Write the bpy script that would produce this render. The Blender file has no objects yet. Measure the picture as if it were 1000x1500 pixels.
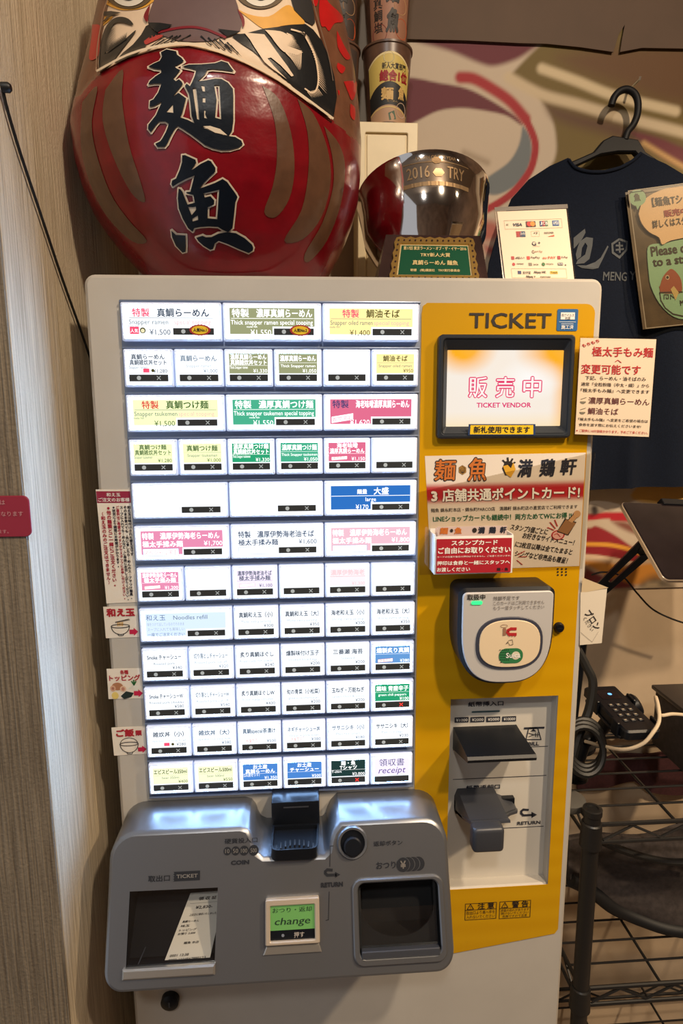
import bpy, bmesh, math, random
import numpy as np
from mathutils import Vector as V, Matrix, geometry as G

# ------------------------------------------------------------------ camera
C = bpy.context.scene.collection
CAM = V((0.23960, -0.73822, 1.39809)); YAW, PIT, ROL, FPX = .065745, .162115, -.005111, 900.0
Fw = V((math.sin(YAW)*math.cos(PIT), math.cos(YAW)*math.cos(PIT), -math.sin(PIT)))
R0 = Fw.cross(V((0, 0, 1))).normalized(); U0 = R0.cross(Fw)
Rt = math.cos(ROL)*R0 + math.sin(ROL)*U0; Up = -math.sin(ROL)*R0 + math.cos(ROL)*U0
cam = bpy.data.objects.new('camera', bpy.data.cameras.new('camera')); C.objects.link(cam)
cam.data.sensor_fit = 'VERTICAL'; cam.data.sensor_height = 36; cam.data.lens = FPX/1500*36
cam.data.clip_start = .02
cam.matrix_world = Matrix(((Rt.x, Up.x, -Fw.x, CAM.x), (Rt.y, Up.y, -Fw.y, CAM.y), (Rt.z, Up.z, -Fw.z, CAM.z), (0, 0, 0, 1)))
S = bpy.context.scene
S.camera = cam
S.view_settings.view_transform = 'Standard'; S.view_settings.look = 'None'
S.view_settings.gamma = 1; S.view_settings.use_curve_mapping = False
S.view_settings.exposure = 0.0

# ------------------------------------------------------------------ light
W = bpy.data.worlds.new('room_air'); S.world = W; W.use_nodes = True
W.node_tree.nodes['Background'].inputs[0].default_value = (.92, .94, 1.0, 1)
W.node_tree.nodes['Background'].inputs[1].default_value = .5
def area(name, loc, target, size, power, col, shape='DISK', sizey=None):
    l = bpy.data.lights.new(name, 'AREA'); l.energy = power; l.size = size; l.color = col; l.shape = shape
    if sizey: l.shape = 'RECTANGLE'; l.size_y = sizey
    o = bpy.data.objects.new(name, l); C.objects.link(o); o.location = loc
    o.rotation_euler = (V(target)-V(loc)).to_track_quat('-Z', 'Y').to_euler()
    return o
area('ceiling_downlight', (.95, -1.20, 2.60), (.25, .1, 1.4), .10, 22, (1, .80, .58))
area('ceiling_downlight', (.05, -1.65, 2.62), (.25, .1, 1.2), .16, 9, (1, .97, .92))
sp = bpy.data.lights.new('wall_fill_spot', 'SPOT'); sp.energy = 125; sp.color = (1, .76, .50); sp.spot_size = math.radians(62); sp.spot_blend = .5; sp.shadow_soft_size = .05  # added unseen lamp, cone shaped to brighten the rear wall by the rack
so = bpy.data.objects.new('wall_fill_spot', sp); C.objects.link(so); so.location = (1.62, -.80, 2.45); so.rotation_euler = (V((1.0, .35, .80))-V(so.location)).to_track_quat('-Z', 'Y').to_euler()
def sl(c):
    return tuple(((x/255)/12.92 if x/255 <= .04045 else ((x/255+.055)/1.055)**2.4) for x in c)

# ------------------------------------------------------------------ materials
def mat(name, c, rough=.5, metal=0., emit=None, es=1., var=0., vs=60, bump=0., bs=200, alpha=None, attr=False, coat=0., spec=None):
    m = bpy.data.materials.new(name); m.use_nodes = True
    nt = m.node_tree; b = nt.nodes['Principled BSDF']
    col = sl(c)+(1,)
    b.inputs['Base Color'].default_value = col
    b.inputs['Roughness'].default_value = rough; b.inputs['Metallic'].default_value = metal
    if coat: b.inputs['Coat Weight'].default_value = coat; b.inputs['Coat Roughness'].default_value = .12
    if spec is not None: b.inputs['Specular IOR Level'].default_value = spec
    if emit is not None:
        b.inputs['Emission Color'].default_value = sl(emit)+(1,); b.inputs['Emission Strength'].default_value = es
    tc = nt.nodes.new('ShaderNodeTexCoord')
    if attr:
        a = nt.nodes.new('ShaderNodeAttribute'); a.attribute_name = 'Col'
        nt.links.new(a.outputs['Color'], b.inputs['Emission Color' if emit is not None else 'Base Color'])
    elif var:
        n = nt.nodes.new('ShaderNodeTexNoise'); n.inputs['Scale'].default_value = vs; n.inputs['Detail'].default_value = 4
        nt.links.new(tc.outputs['Object'], n.inputs['Vector'])
        r = nt.nodes.new('ShaderNodeValToRGB'); r.color_ramp.elements[0].position = .3; r.color_ramp.elements[1].position = .7
        r.color_ramp.elements[0].color = tuple(x*(1-var) for x in col[:3])+(1,)
        r.color_ramp.elements[1].color = tuple(min(1, x*(1+var)) for x in col[:3])+(1,)
        nt.links.new(n.outputs['Fac'], r.inputs['Fac']); nt.links.new(r.outputs['Color'], b.inputs['Base Color'])
    if bump:
        n = nt.nodes.new('ShaderNodeTexNoise'); n.inputs['Scale'].default_value = bs; n.inputs['Detail'].default_value = 3
        nt.links.new(tc.outputs['Object'], n.inputs['Vector'])
        bp = nt.nodes.new('ShaderNodeBump'); bp.inputs['Strength'].default_value = bump; bp.inputs['Distance'].default_value = .002
        nt.links.new(n.outputs['Fac'], bp.inputs['Height']); nt.links.new(bp.outputs['Normal'], b.inputs['Normal'])
    return m
def glass(name, fac=.12, tint=(255, 255, 255), rough=.05):
    m = bpy.data.materials.new(name); m.use_nodes = True; nt = m.node_tree; nt.nodes.clear()
    o = nt.nodes.new('ShaderNodeOutputMaterial'); mx = nt.nodes.new('ShaderNodeMixShader')
    t = nt.nodes.new('ShaderNodeBsdfTransparent'); g = nt.nodes.new('ShaderNodeBsdfGlossy')
    t.inputs[0].default_value = sl(tint)+(1,); g.inputs['Roughness'].default_value = rough
    mx.inputs[0].default_value = fac
    nt.links.new(t.outputs[0], mx.inputs[1]); nt.links.new(g.outputs[0], mx.inputs[2]); nt.links.new(mx.outputs[0], o.inputs[0])
    return m
def ridged(name, c0, c1, strength):
    m = bpy.data.materials.new(name); m.use_nodes = True; nt = m.node_tree; b = nt.nodes['Principled BSDF']
    b.inputs['Roughness'].default_value = .75
    tc = nt.nodes.new('ShaderNodeTexCoord'); sp = nt.nodes.new('ShaderNodeSeparateXYZ'); ad = nt.nodes.new('ShaderNodeMath')
    cb = nt.nodes.new('ShaderNodeCombineXYZ'); m1 = nt.nodes.new('ShaderNodeMath'); m2 = nt.nodes.new('ShaderNodeMath')
    nt.links.new(tc.outputs['Object'], sp.inputs[0]); nt.links.new(sp.outputs[0], ad.inputs[0]); nt.links.new(sp.outputs[1], ad.inputs[1])
    m1.operation = m2.operation = 'MULTIPLY'; m1.inputs[1].default_value = 380; m2.inputs[1].default_value = 7
    nt.links.new(ad.outputs[0], m1.inputs[0]); nt.links.new(sp.outputs[2], m2.inputs[0])
    nt.links.new(m1.outputs[0], cb.inputs[0]); nt.links.new(m2.outputs[0], cb.inputs[2])
    n = nt.nodes.new('ShaderNodeTexNoise'); n.inputs['Scale'].default_value = 1; n.inputs['Detail'].default_value = 4; n.inputs['Roughness'].default_value = .6
    nt.links.new(cb.outputs[0], n.inputs['Vector'])
    n2 = nt.nodes.new('ShaderNodeTexNoise'); n2.inputs['Scale'].default_value = 260; nt.links.new(tc.outputs['Object'], n2.inputs['Vector'])
    r = nt.nodes.new('ShaderNodeValToRGB'); r.color_ramp.elements[0].position = .32; r.color_ramp.elements[1].position = .6
    r.color_ramp.elements[0].color = sl(c0)+(1,); r.color_ramp.elements[1].color = sl(c1)+(1,)
    nt.links.new(n.outputs['Fac'], r.inputs['Fac']); nt.links.new(r.outputs['Color'], b.inputs['Base Color'])
    a2 = nt.nodes.new('ShaderNodeMath'); a2.operation = 'MULTIPLY_ADD'; a2.inputs[1].default_value = .35
    nt.links.new(n2.outputs['Fac'], a2.inputs[0]); nt.links.new(n.outputs['Fac'], a2.inputs[2])
    bp = nt.nodes.new('ShaderNodeBump'); bp.inputs['Strength'].default_value = strength; bp.inputs['Distance'].default_value = .004
    nt.links.new(a2.outputs[0], bp.inputs['Height']); nt.links.new(bp.outputs['Normal'], b.inputs['Normal'])
    return m
_mc = {}
def ink(c, rough=.55):                                   # printed / painted flat colour
    k = ('i', tuple(c), rough)
    if k not in _mc: _mc[k] = mat('ink_%02x%02x%02x' % tuple(c), c, rough)
    return _mc[k]
def lit(c, s=1.0):                                       # backlit print of the menu cards
    k = ('l', tuple(c), s)
    if k not in _mc: _mc[k] = mat('backlit_%02x%02x%02x' % tuple(c), (10, 10, 10), .4, emit=c, es=s, spec=.2)
    return _mc[k]
M = dict(
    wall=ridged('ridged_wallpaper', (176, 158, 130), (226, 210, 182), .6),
    column=ridged('ridged_wallpaper_shaded', (98, 84, 66), (150, 134, 110), .9),  # same wallpaper as the side wall, front face's shade put into darker colours
    cream=mat('cream_wall', (196, 174, 146), .7, var=.10, vs=9, bump=.1, bs=90),
    beige=mat('beige_overlay_sheet', (84, 64, 48), .7, var=.07, vs=14),
    white=mat('machine_white_paint', (190, 184, 174), .38, var=.03, vs=20, bump=.03, bs=900),
    yellow=mat('yellow_panel_paint', (206, 154, 4), .33),
    silver=mat('silver_paint', (134, 136, 140), .34, .75),
    silver2=mat('bright_silver', (200, 196, 188), .3, .8),
    black=mat('black_plastic', (16, 19, 25), .38, spec=.3),
    blackm=mat('black_matte', (16, 16, 18), .6),
    well=mat('dark_well', (16, 18, 23), .7, spec=.2),
    grey=mat('grey_plastic', (58, 60, 66), .38),
    panel=mat('button_panel_metal', (122, 134, 158), .32, .5),
    bezel=mat('clear_button_cap', (225, 230, 240), .18, emit=(160, 180, 222), es=.42),
    strip=mat('indicator_window', (58, 62, 65), .25),
    mark=mat('indicator_mark', (150, 158, 160), .4, emit=(170, 178, 182), es=.5),
    redx=mat('indicator_mark_lit', (255, 40, 40), .4, emit=(255, 60, 50), es=1.3),
    plate=mat('reader_plate', (198, 194, 190), .38, .1),
    pad=mat('reader_pad', (228, 206, 172), .3),
    recess=mat('recess_white', (214, 208, 196), .45, bump=.03, bs=500),
    paper=mat('paper', (236, 226, 210), .6),
    creambox=mat('cream_enamel', (226, 208, 168), .4, var=.05, vs=30),
    clear=glass('clear_sleeve', .10, (240, 236, 228), .08),
    film=glass('clear_film', .13, (225, 218, 200), .18),
    pane=glass('clear_flap', .10, (235, 238, 240), .03),
    wire=mat('black_epoxy_wire', (30, 29, 29), .35),
    cord=mat('black_cord', (18, 18, 18), .5),
    whitecord=mat('white_cord', (214, 196, 168), .5),
    chrome=mat('mirror_metal', (225, 220, 215), .06, 1.0),
    wood=mat('dark_wood', (52, 34, 32), .25, var=.3, vs=25, coat=.4),
    gold=mat('gold_trim', (206, 168, 96), .28, .85),
    shirt=mat('navy_cotton', (13, 20, 34), .95, spec=.2, var=.15, vs=300, bump=.25, bs=500),
    hanger=mat('hanger_plastic', (12, 12, 15), .55, spec=.3),
    mural=mat('spray_mural', (255, 255, 255), .65, attr=True, bump=.08, bs=150),
    print=mat('printed_gradient', (255, 255, 255), .55, attr=True),
    screen=mat('display_picture', (8, 8, 8), .2, emit=(255, 255, 255), es=1.0, attr=True),
    floor=mat('floor_tile', (120, 104, 88), .5, var=.1, vs=8),
    ceil=mat('ceiling_paint', (150, 132, 112), .8, var=.05),
    red=mat('daruma_red_lacquer', (124, 6, 20), .26, var=.16, vs=38, bump=.35, bs=55, coat=.3),
    hood=mat('daruma_brown_hood', (112, 70, 48), .38, var=.22, vs=45, bump=.35, bs=55, coat=.3),
    brown=mat('daruma_brown_stripe', (98, 66, 46), .32, var=.16, vs=60, bump=.3, bs=55, coat=.4),
    hred=mat('daruma_bright_red', (186, 14, 18), .4, var=.08, vs=60, coat=.4),
    face=mat('daruma_face_cream', (226, 200, 170), .45, var=.06, vs=40, bump=.25, bs=70),
    ochre=mat('daruma_face_ochre', (220, 160, 62), .45, var=.08, vs=50),
    taupe=mat('daruma_nose_taupe', (104, 82, 80), .4, var=.06, vs=50),
    dblack=mat('daruma_black_paint', (24, 27, 30), .28, bump=.25, bs=60, coat=.5),
    navy=mat('daruma_letter_navy', (8, 16, 26), .34, bump=.25, bs=60, spec=.3),
    dcream=mat('daruma_letter_edge', (226, 206, 178), .35, coat=.4),
    maroon=mat('maroon_band', (70, 36, 40), .8, var=.2, vs=200),
    bag=mat('black_nylon', (56, 49, 47), .7, var=.3, vs=120, bump=.2, bs=60),
    glossb=mat('tablet_glass', (34, 28, 30), .12, var=.2, vs=20),
    alu=mat('tablet_edge', (216, 196, 170), .3, .6),
)

# printed pale bands on the lower half of the yellow panel
_nt = M['yellow'].node_tree; _b = _nt.nodes['Principled BSDF']; _tc2 = _nt.nodes['Texture Coordinate']
_w = _nt.nodes.new('ShaderNodeTexWave'); _w.bands_direction = 'Z'; _w.inputs['Scale'].default_value = 9.6; _w.inputs['Distortion'].default_value = .25; _nt.links.new(_tc2.outputs['Object'], _w.inputs['Vector'])
_sp = _nt.nodes.new('ShaderNodeSeparateXYZ'); _nt.links.new(_tc2.outputs['Object'], _sp.inputs[0])
_mr = _nt.nodes.new('ShaderNodeMapRange'); _mr.inputs[1].default_value = 1.22; _mr.inputs[2].default_value = 1.05; _nt.links.new(_sp.outputs[2], _mr.inputs[0])
_mu = _nt.nodes.new('ShaderNodeMath'); _mu.operation = 'MULTIPLY'; _nt.links.new(_w.outputs['Fac'], _mu.inputs[0]); _nt.links.new(_mr.outputs[0], _mu.inputs[1])
_mx = _nt.nodes.new('ShaderNodeMix'); _mx.data_type = 'RGBA'; _mx.inputs[6].default_value = sl((204, 152, 4))+(1,); _mx.inputs[7].default_value = sl((209, 158, 9))+(1,)
_nt.links.new(_mu.outputs[0], _mx.inputs[0]); _nt.links.new(_mx.outputs[2], _b.inputs['Base Color'])
# ------------------------------------------------------------------ view geometry helpers (a pixel of the photograph -> a point on a real plane)
def ray(u, v): return Fw + Rt*((u-500)/FPX) + Up*((750-v)/FPX)
def at(u, v, Y): d = ray(u, v); return CAM + d*((Y-CAM.y)/d.y)
def atx(u, v, X): d = ray(u, v); return CAM + d*((X-CAM.x)/d.x)
def atz(u, v, Z): d = ray(u, v); return CAM + d*((Z-CAM.z)/d.z)
def atp(u, v, o, n): d = ray(u, v); return CAM + d*((V(o)-CAM).dot(n)/d.dot(n))

# ------------------------------------------------------------------ mesh builder
class MB:
    def __init__(s): s.v = []; s.f = []; s.m = []; s.mats = []; s.c = {}
    def mi(s, m):
        if m not in s.mats: s.mats.append(m)
        return s.mats.index(m)
    def add(s, vs, fs, m, cols=None):
        k = len(s.v); s.v += [tuple(p) for p in vs]; i = s.mi(m)
        s.f += [tuple(a+k for a in f) for f in fs]; s.m += [i]*len(fs)
        if cols is not None:
            for j, c in enumerate(cols): s.c[k+j] = c
        return s
    def bm(s, bm, m):
        bm.verts.index_update()
        s.add([v.co[:] for v in bm.verts], [[v.index for v in f.verts] for f in bm.faces], m); bm.free(); return s
    def box(s, x0, x1, y0, y1, z0, z1, m, b=0, seg=2):
        bm = bmesh.new(); bmesh.ops.create_cube(bm, size=1)
        for v in bm.verts: v.co = ((x0+x1)/2+v.co.x*(x1-x0), (y0+y1)/2+v.co.y*(y1-y0), (z0+z1)/2+v.co.z*(z1-z0))
        if b: bmesh.ops.bevel(bm, geom=bm.edges[:], offset=b, segments=seg, profile=.5, affect='EDGES')
        return s.bm(bm, m)
    def tube(s, pts, r, m, n=8, closed=False):
        pts = [V(p) for p in pts]; k = len(pts); rs = r if isinstance(r, (list, tuple)) else [r]*k
        vs = []; fs = []; nrm = None
        for i, p in enumerate(pts):
            a = pts[(i-1) % k] if closed or i else p; b = pts[(i+1) % k] if closed or i < k-1 else p
            t = (b-a).normalized()
            if nrm is None:
                nrm = t.cross(V((0, 0, 1)));
                if nrm.length < .1: nrm = t.cross(V((1, 0, 0)))
            nrm = (nrm-t*nrm.dot(t)).normalized(); bi = t.cross(nrm)
            vs += [p+(nrm*math.cos(2*math.pi*j/n)+bi*math.sin(2*math.pi*j/n))*rs[i] for j in range(n)]
        for i in range(k if closed else k-1):
            for j in range(n):
                q = (i+1) % k; fs.append((i*n+j, i*n+(j+1) % n, q*n+(j+1) % n, q*n+j))
        if not closed: fs += [tuple(range(n)), tuple((k-1)*n+j for j in reversed(range(n)))]
        return s.add(vs, fs, m)
    def lathe(s, prof, mtx, m, n=32, cap=True):
        vs = []; fs = []; k = len(prof)
        for r, h in prof:
            vs += [mtx @ V((r*math.cos(2*math.pi*j/n), r*math.sin(2*math.pi*j/n), h)) for j in range(n)]
        for i in range(k-1):
            for j in range(n): fs.append((i*n+j, i*n+(j+1) % n, (i+1)*n+(j+1) % n, (i+1)*n+j))
        if cap: fs += [tuple(reversed(range(n))), tuple((k-1)*n+j for j in range(n))]
        return s.add(vs, fs, m)
    def poly(s, fr, outer, m, holes=(), off=.0003, cols=None):
        pl = [list(outer)]+[list(h) for h in holes]
        tr = G.tessellate_polygon([[V((p[0], p[1], 0)) for p in q] for q in pl])
        return s.add([fr.P(p[0], p[1], off) for q in pl for p in q], tr, m)
    def plate(s, fr, outer, d0, d1, m, holes=(), b=0, mside=None):
        """solid plate: front face at d1 (towards the viewer), back at d0, chamfer b at the front edges"""
        mside = mside or m
        outer = ccw(outer); holes = [ccw(h) for h in holes]
        fo = inset(outer, b) if b else outer; fh = [inset(h, -b) if b else h for h in holes]
        s.poly(fr, fo, m, fh, d1)
        for big, sm in [(outer, fo)]+list(zip(holes, fh)):
            n = len(big); vs = [fr.P(p[0], p[1], d0) for p in big]+[fr.P(p[0], p[1], d1-b) for p in big]
            if b: vs += [fr.P(p[0], p[1], d1) for p in sm]
            fs = [(i, (i+1) % n, n+(i+1) % n, n+i) for i in range(n)]
            if b: fs += [(n+i, n+(i+1) % n, 2*n+(i+1) % n, 2*n+i) for i in range(n)]
            s.add(vs, fs, mside)
        return s
    def grid(s, fr, x0, y0, x1, y1, nx, ny, fn, m, off=.0003):
        vs = []; cs = []
        for j in range(ny+1):
            for i in range(nx+1):
                a, b = i/nx, j/ny; vs.append(fr.P(x0+(x1-x0)*a, y0+(y1-y0)*b, off)); cs.append(fn(a, b))
        fs = [(j*(nx+1)+i, j*(nx+1)+i+1, (j+1)*(nx+1)+i+1, (j+1)*(nx+1)+i) for j in range(ny) for i in range(nx)]
        return s.add(vs, fs, m, cs)
    def rect(s, fr, x0, y0, x1, y1, m, off=.0003): return s.poly(fr, [(x0, y0), (x1, y0), (x1, y1), (x0, y1)], m, (), off)
    def frame(s, fr, x0, y0, x1, y1, w, m, off=.0003, wv=None):
        wv = wv or w
        return s.poly(fr, [(x0, y0), (x1, y0), (x1, y1), (x0, y1)], m, [[(x0+w, y0+wv), (x1-w, y0+wv), (x1-w, y1-wv), (x0+w, y1-wv)]], off)
    def disc(s, fr, x, y, r, m, off=.0003, n=20, ry=None):
        ry = ry or r
        return s.poly(fr, [(x+r*math.cos(2*math.pi*i/n), y+ry*math.sin(2*math.pi*i/n)) for i in range(n)], m, (), off)
    def stroke(s, fr, pts, w, m, off=.0003, closed=False):
        """a drawn line of width w"""
        n = len(pts)
        for i in range(n if closed else n-1):
            a = V(pts[i]).to_2d(); b = V(pts[(i+1) % n]).to_2d(); d = (b-a)
            if d.length < 1e-7: continue
            d.normalize(); q = V((-d.y, d.x))*w/2; a = a-d*w*.3; b = b+d*w*.3
            s.poly(fr, [a-q, b-q, b+q, a+q], m, (), off+(i % 2)*3e-5)
        return s
    def build(s, name, parent=None, org=None, label=None, cat=None, group=None, kind=None, sharp=38):
        o0 = V(ORG[parent.name]) if parent else V(org or (0, 0, 0))
        me = bpy.data.meshes.new(name)
        me.from_pydata([tuple(V(p)-o0) for p in s.v], [], s.f)
        for m in s.mats: me.materials.append(m)
        me.polygons.foreach_set('material_index', s.m)
        if s.c:
            a = me.color_attributes.new('Col', 'FLOAT_COLOR', 'POINT')
            buf = np.ones((len(s.v), 4), dtype=np.float32)
            for k, c in s.c.items(): buf[k, :3] = c[:3]
            a.data.foreach_set('color', buf.ravel())
        bm = bmesh.new(); bm.from_mesh(me); bmesh.ops.recalc_face_normals(bm, faces=bm.faces); bm.to_mesh(me); bm.free()
        me.polygons.foreach_set('use_smooth', [True]*len(me.polygons)); me.set_sharp_from_angle(angle=math.radians(sharp))
        o = bpy.data.objects.new(name, me); C.objects.link(o)
        if parent: o.parent = parent
        else: o.location = o0
        ORG[o.name] = o0
        tag(o, label, cat, group, kind)
        return o
ORG = {}
def tag(o, label=None, cat=None, group=None, kind=None):
    for k, x in (('label', label), ('category', cat), ('group', group), ('kind', kind)):
        if x: o[k] = x
def thing(name, loc, label, cat, group=None):
    o = bpy.data.objects.new(name, None); C.objects.link(o); o.location = loc; o.empty_display_size = .05
    ORG[o.name] = V(loc); tag(o, label, cat, group); return o
class Fr:
    def __init__(s, o, u, v): s.o = V(o); s.u = V(u); s.v = V(v); s.n = s.u.cross(s.v).normalized(); s.asp = s.u.length/s.v.length
    def P(s, a, b, c=0): return s.o+s.u*a+s.v*b+s.n*c
class QF:                                                # a sheet given by its four corners, coordinates 0..1
    def __init__(s, tl, tr, br, bl):
        s.q = [V(x) for x in (tl, tr, br, bl)]; s.n = (s.q[1]-s.q[3]).cross(s.q[0]-s.q[2]).normalized()
        if s.n.dot(CAM-s.q[0]) < 0: s.n = -s.n
        s.asp = ((s.q[1]-s.q[0]).length+(s.q[2]-s.q[3]).length)/((s.q[0]-s.q[3]).length+(s.q[1]-s.q[2]).length)
    def P(s, a, b, c=0):
        tl, tr, br, bl = s.q
        return (bl*(1-a)+br*a)*(1-b)+(tl*(1-a)+tr*a)*b+s.n*c
class CylF:                                              # round a tapered cup: a = metres round, b = metres up
    def __init__(s, c, r0, r1, h): s.c = V(c); s.r0 = r0; s.r1 = r1; s.h = h; s.asp = 1
    def P(s, a, b, c=0):
        r = s.r0+(s.r1-s.r0)*b/s.h; t = a/((s.r0+s.r1)/2)-math.pi/2; r += c
        return s.c+V((r*math.cos(t), r*math.sin(t), b))
def pq(tl, tr, br, bl, Y, Y2=None):
    Y2 = Y if Y2 is None else Y2
    return QF(at(*tl, Y2), at(*tr, Y2), at(*br, Y), at(*bl, Y))
FACE = Fr((0, 0, 0), (1, 0, 0), (0, 0, 1))               # the machine's front plane, n towards the room
def fx(u, v, Y=0): p = at(u, v, Y); return (p.x, p.z)
def ccw(p):
    a = sum(p[i][0]*p[(i+1) % len(p)][1]-p[(i+1) % len(p)][0]*p[i][1] for i in range(len(p)))
    return list(p) if a > 0 else list(reversed(p))
def inset(p, d):
    r = []; n = len(p)
    for i in range(n):
        a = V(p[i-1]).to_2d(); b = V(p[i]).to_2d(); c = V(p[(i+1) % n]).to_2d()
        e = (b-a).normalized(); f = (c-b).normalized()
        n1 = V((-e.y, e.x)); n2 = V((-f.y, f.x)); k = (n1+n2)
        if k.length < .3: k = n1
        k = k.normalized(); q = d/max(.4, k.dot(n1)); r.append((b.x+k.x*q, b.y+k.y*q))
    return r
def rrect(x0, y0, x1, y1, r, n=5):
    rs = r if isinstance(r, (list, tuple)) else [r]*4   # bl br tr tl
    P = []
    for (cx, cy, a0), q in zip(((x0, y0, 180), (x1, y0, 270), (x1, y1, 0), (x0, y1, 90)), rs):
        sx = 1 if cx == x0 else -1; sy = 1 if cy == y0 else -1
        for i in range(n+1):
            a = math.radians(a0+90*i/n); P.append((cx+sx*q+q*math.cos(a), cy+sy*q+q*math.sin(a)))
    return P

# ------------------------------------------------------------------ lettering
_cv = bpy.data.curves.new('lettering', 'FONT'); _cv.resolution_u = 2; _cv.fill_mode = 'FRONT'
_co = bpy.data.objects.new('lettering', _cv); _tc = {}
def tgeo(s, bold):
    k = (s, bold)
    if k not in _tc:
        _cv.body = s
        me = _co.to_mesh()
        v0 = [(v.co.x, v.co.y) for v in me.vertices]; f0 = [tuple(p.vertices) for p in me.polygons]
        _co.to_mesh_clear()
        sh = [(0, 0)] if not bold else [(-bold, 0), (bold, 0)] if bold < .016 else [(bold*math.cos(a), bold*math.sin(a)) for a in [math.pi*(.25+.5*i) for i in range(4)]] if bold < .05 else [(bold*math.cos(a), bold*math.sin(a)) for a in [math.pi*i/4 for i in range(8)]]
        vs = []; fs = []
        for k_, (dx, dy) in enumerate(sh): fs += [tuple(i+len(vs) for i in f) for f in f0]; vs += [(x+dx, y+dy, k_*3e-5) for x, y in v0]
        xs = [p[0] for p in vs] or [0]; ys = [p[1] for p in vs] or [0]
        _tc[k] = (vs, fs, (min(xs), min(ys), max(xs), max(ys)))
    return _tc[k]
def TB(mb, fr, s, x0, y0, x1, y1, m, off=.0005, bold=.0, shear=0., rot=0.):
    """lettering fitted into a box"""
    vs, fs, (a0, b0, a1, b1) = tgeo(s, bold)
    if not vs: return
    kx = (x1-x0)/max(1e-6, a1-a0); ky = (y1-y0)/max(1e-6, b1-b0); out = []
    cx, cy = (x0+x1)/2, (y0+y1)/2; c, sn = math.cos(rot), math.sin(rot)
    for x, y, ly in vs:
        px = (x-a0)*kx-(x1-x0)/2; py = (y-b0)*ky-(y1-y0)/2; px += shear*py/fr.asp
        out.append(fr.P(cx+px*c-py*sn/fr.asp, cy+px*sn*fr.asp+py*c, off+ly))
    mb.add(out, fs, m)
def TX(mb, fr, s, x, y, h, m, w=None, al='c', off=.0005, bold=.0, shear=0., rot=0.):
    """lettering of size h with its baseline at y; squeezed to width w if longer"""
    vs, fs, (a0, b0, a1, b1) = tgeo(s, bold)
    if not vs: return
    kx = h/fr.asp; wd = (a1-a0)*kx
    if w and wd > w: kx *= w/wd; wd = w
    o = {'l': 0, 'c': -wd/2, 'r': -wd}[al]; c, sn = math.cos(rot), math.sin(rot); out = []
    for px, py, ly in vs:
        qx = (px-a0)*kx+o+shear*py*h/fr.asp; qy = py*h
        out.append(fr.P(x+qx*c-qy*sn/fr.asp, y+qx*sn*fr.asp+qy*c, off+ly))
    mb.add(out, fs, m)
def TV(mb, fr, s, x, y0, y1, m, w=None, bold=0.):
    n = len(s); p = (y0-y1)/n
    for i, ch in enumerate(s):
        if ch in ' \u3000': continue
        h = p*.98
        if ch in 'ー（）()': TX(mb, fr, {'ー': '｜'}.get(ch, ch), x, y0-p*(i+1)+p*.15, h*(.9), m, w, bold=bold)
        else: TX(mb, fr, ch, x, y0-p*(i+1)+p*.15, h, m, w, bold=bold)
# ------------------------------------------------------------------ the room
WX = -.035; YC = -.112; YB = .40
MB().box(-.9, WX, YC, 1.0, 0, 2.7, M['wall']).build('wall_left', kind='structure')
b = MB(); b.box(-.9, WX-.0005, YC-.004, YC-.0005, 0, 2.7, M['column']); b.build('column_shade_1', kind='structure')  # thin sheet over the column front, carries its shade as colour
MB().box(WX, 2.2, YB, YB+.1, 0, 2.7, M['cream']).build('wall_back', kind='structure')
MB().box(-.9, 2.2, -2.8, YB+.1, -.05, 0, M['floor']).build('floor', kind='structure')
MB().box(-.9, 2.2, -2.8, YB+.1, 2.7, 2.75, M['ceil']).build('ceiling', kind='structure')

MB().box(-.9, 2.2, -2.8, -2.7, 0, 2.7, mat('plaster', (150, 122, 96), .8, var=.25, vs=3)).build('wall_front', kind='structure')
MB().box(2.2, 2.3, -2.8, YB+.1, 0, 2.7, mat('plaster', (140, 112, 88), .8, var=.25, vs=3)).build('wall_right', kind='structure')
# spray painted mural: paint colours per vertex, soft edged, painted along traced strokes laid on the wall plane
def seg_d(P, pts):
    d = np.full(len(P), 1e9)
    for a, c in zip(pts[:-1], pts[1:]):
        a = np.array(a); c = np.array(c); ac = c-a; t = np.clip(((P-a)@ac)/(ac@ac+1e-12), 0, 1)
        d = np.minimum(d, np.linalg.norm(P-(a+t[:, None]*ac), axis=1))
    return d
def poly_sd(P, poly):
    q = np.array(poly); d = seg_d(P, list(q)+[q[0]]); ins = np.zeros(len(P), bool)
    for i in range(len(q)):
        a, c = q[i-1], q[i]
        k = ((a[1] > P[:, 1]) != (c[1] > P[:, 1])); ins ^= k & (P[:, 0] < (c[0]-a[0])*(P[:, 1]-a[1])/(c[1]-a[1]+1e-12)+a[0])
    return np.where(ins, -d, d)
def smooth_line(p, n=8):
    r = []
    for i in range(len(p)-1):
        a, b_, c_, d_ = [np.array(p[max(0, min(len(p)-1, i+k))], float) for k in (-1, 0, 1, 2)]
        for j in range(n):
            t = j/n; r.append(tuple(.5*((2*b_)+(-a+c_)*t+(2*a-5*b_+4*c_-d_)*t*t+(-a+3*b_-3*c_+d_)*t**3)))
    return r+[tuple(p[-1])]
YM = YB-.004
def wallpts(p, ox, oy, k): return [fx(ox+x/k, oy+y/k, YM) for x, y in p]
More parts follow.
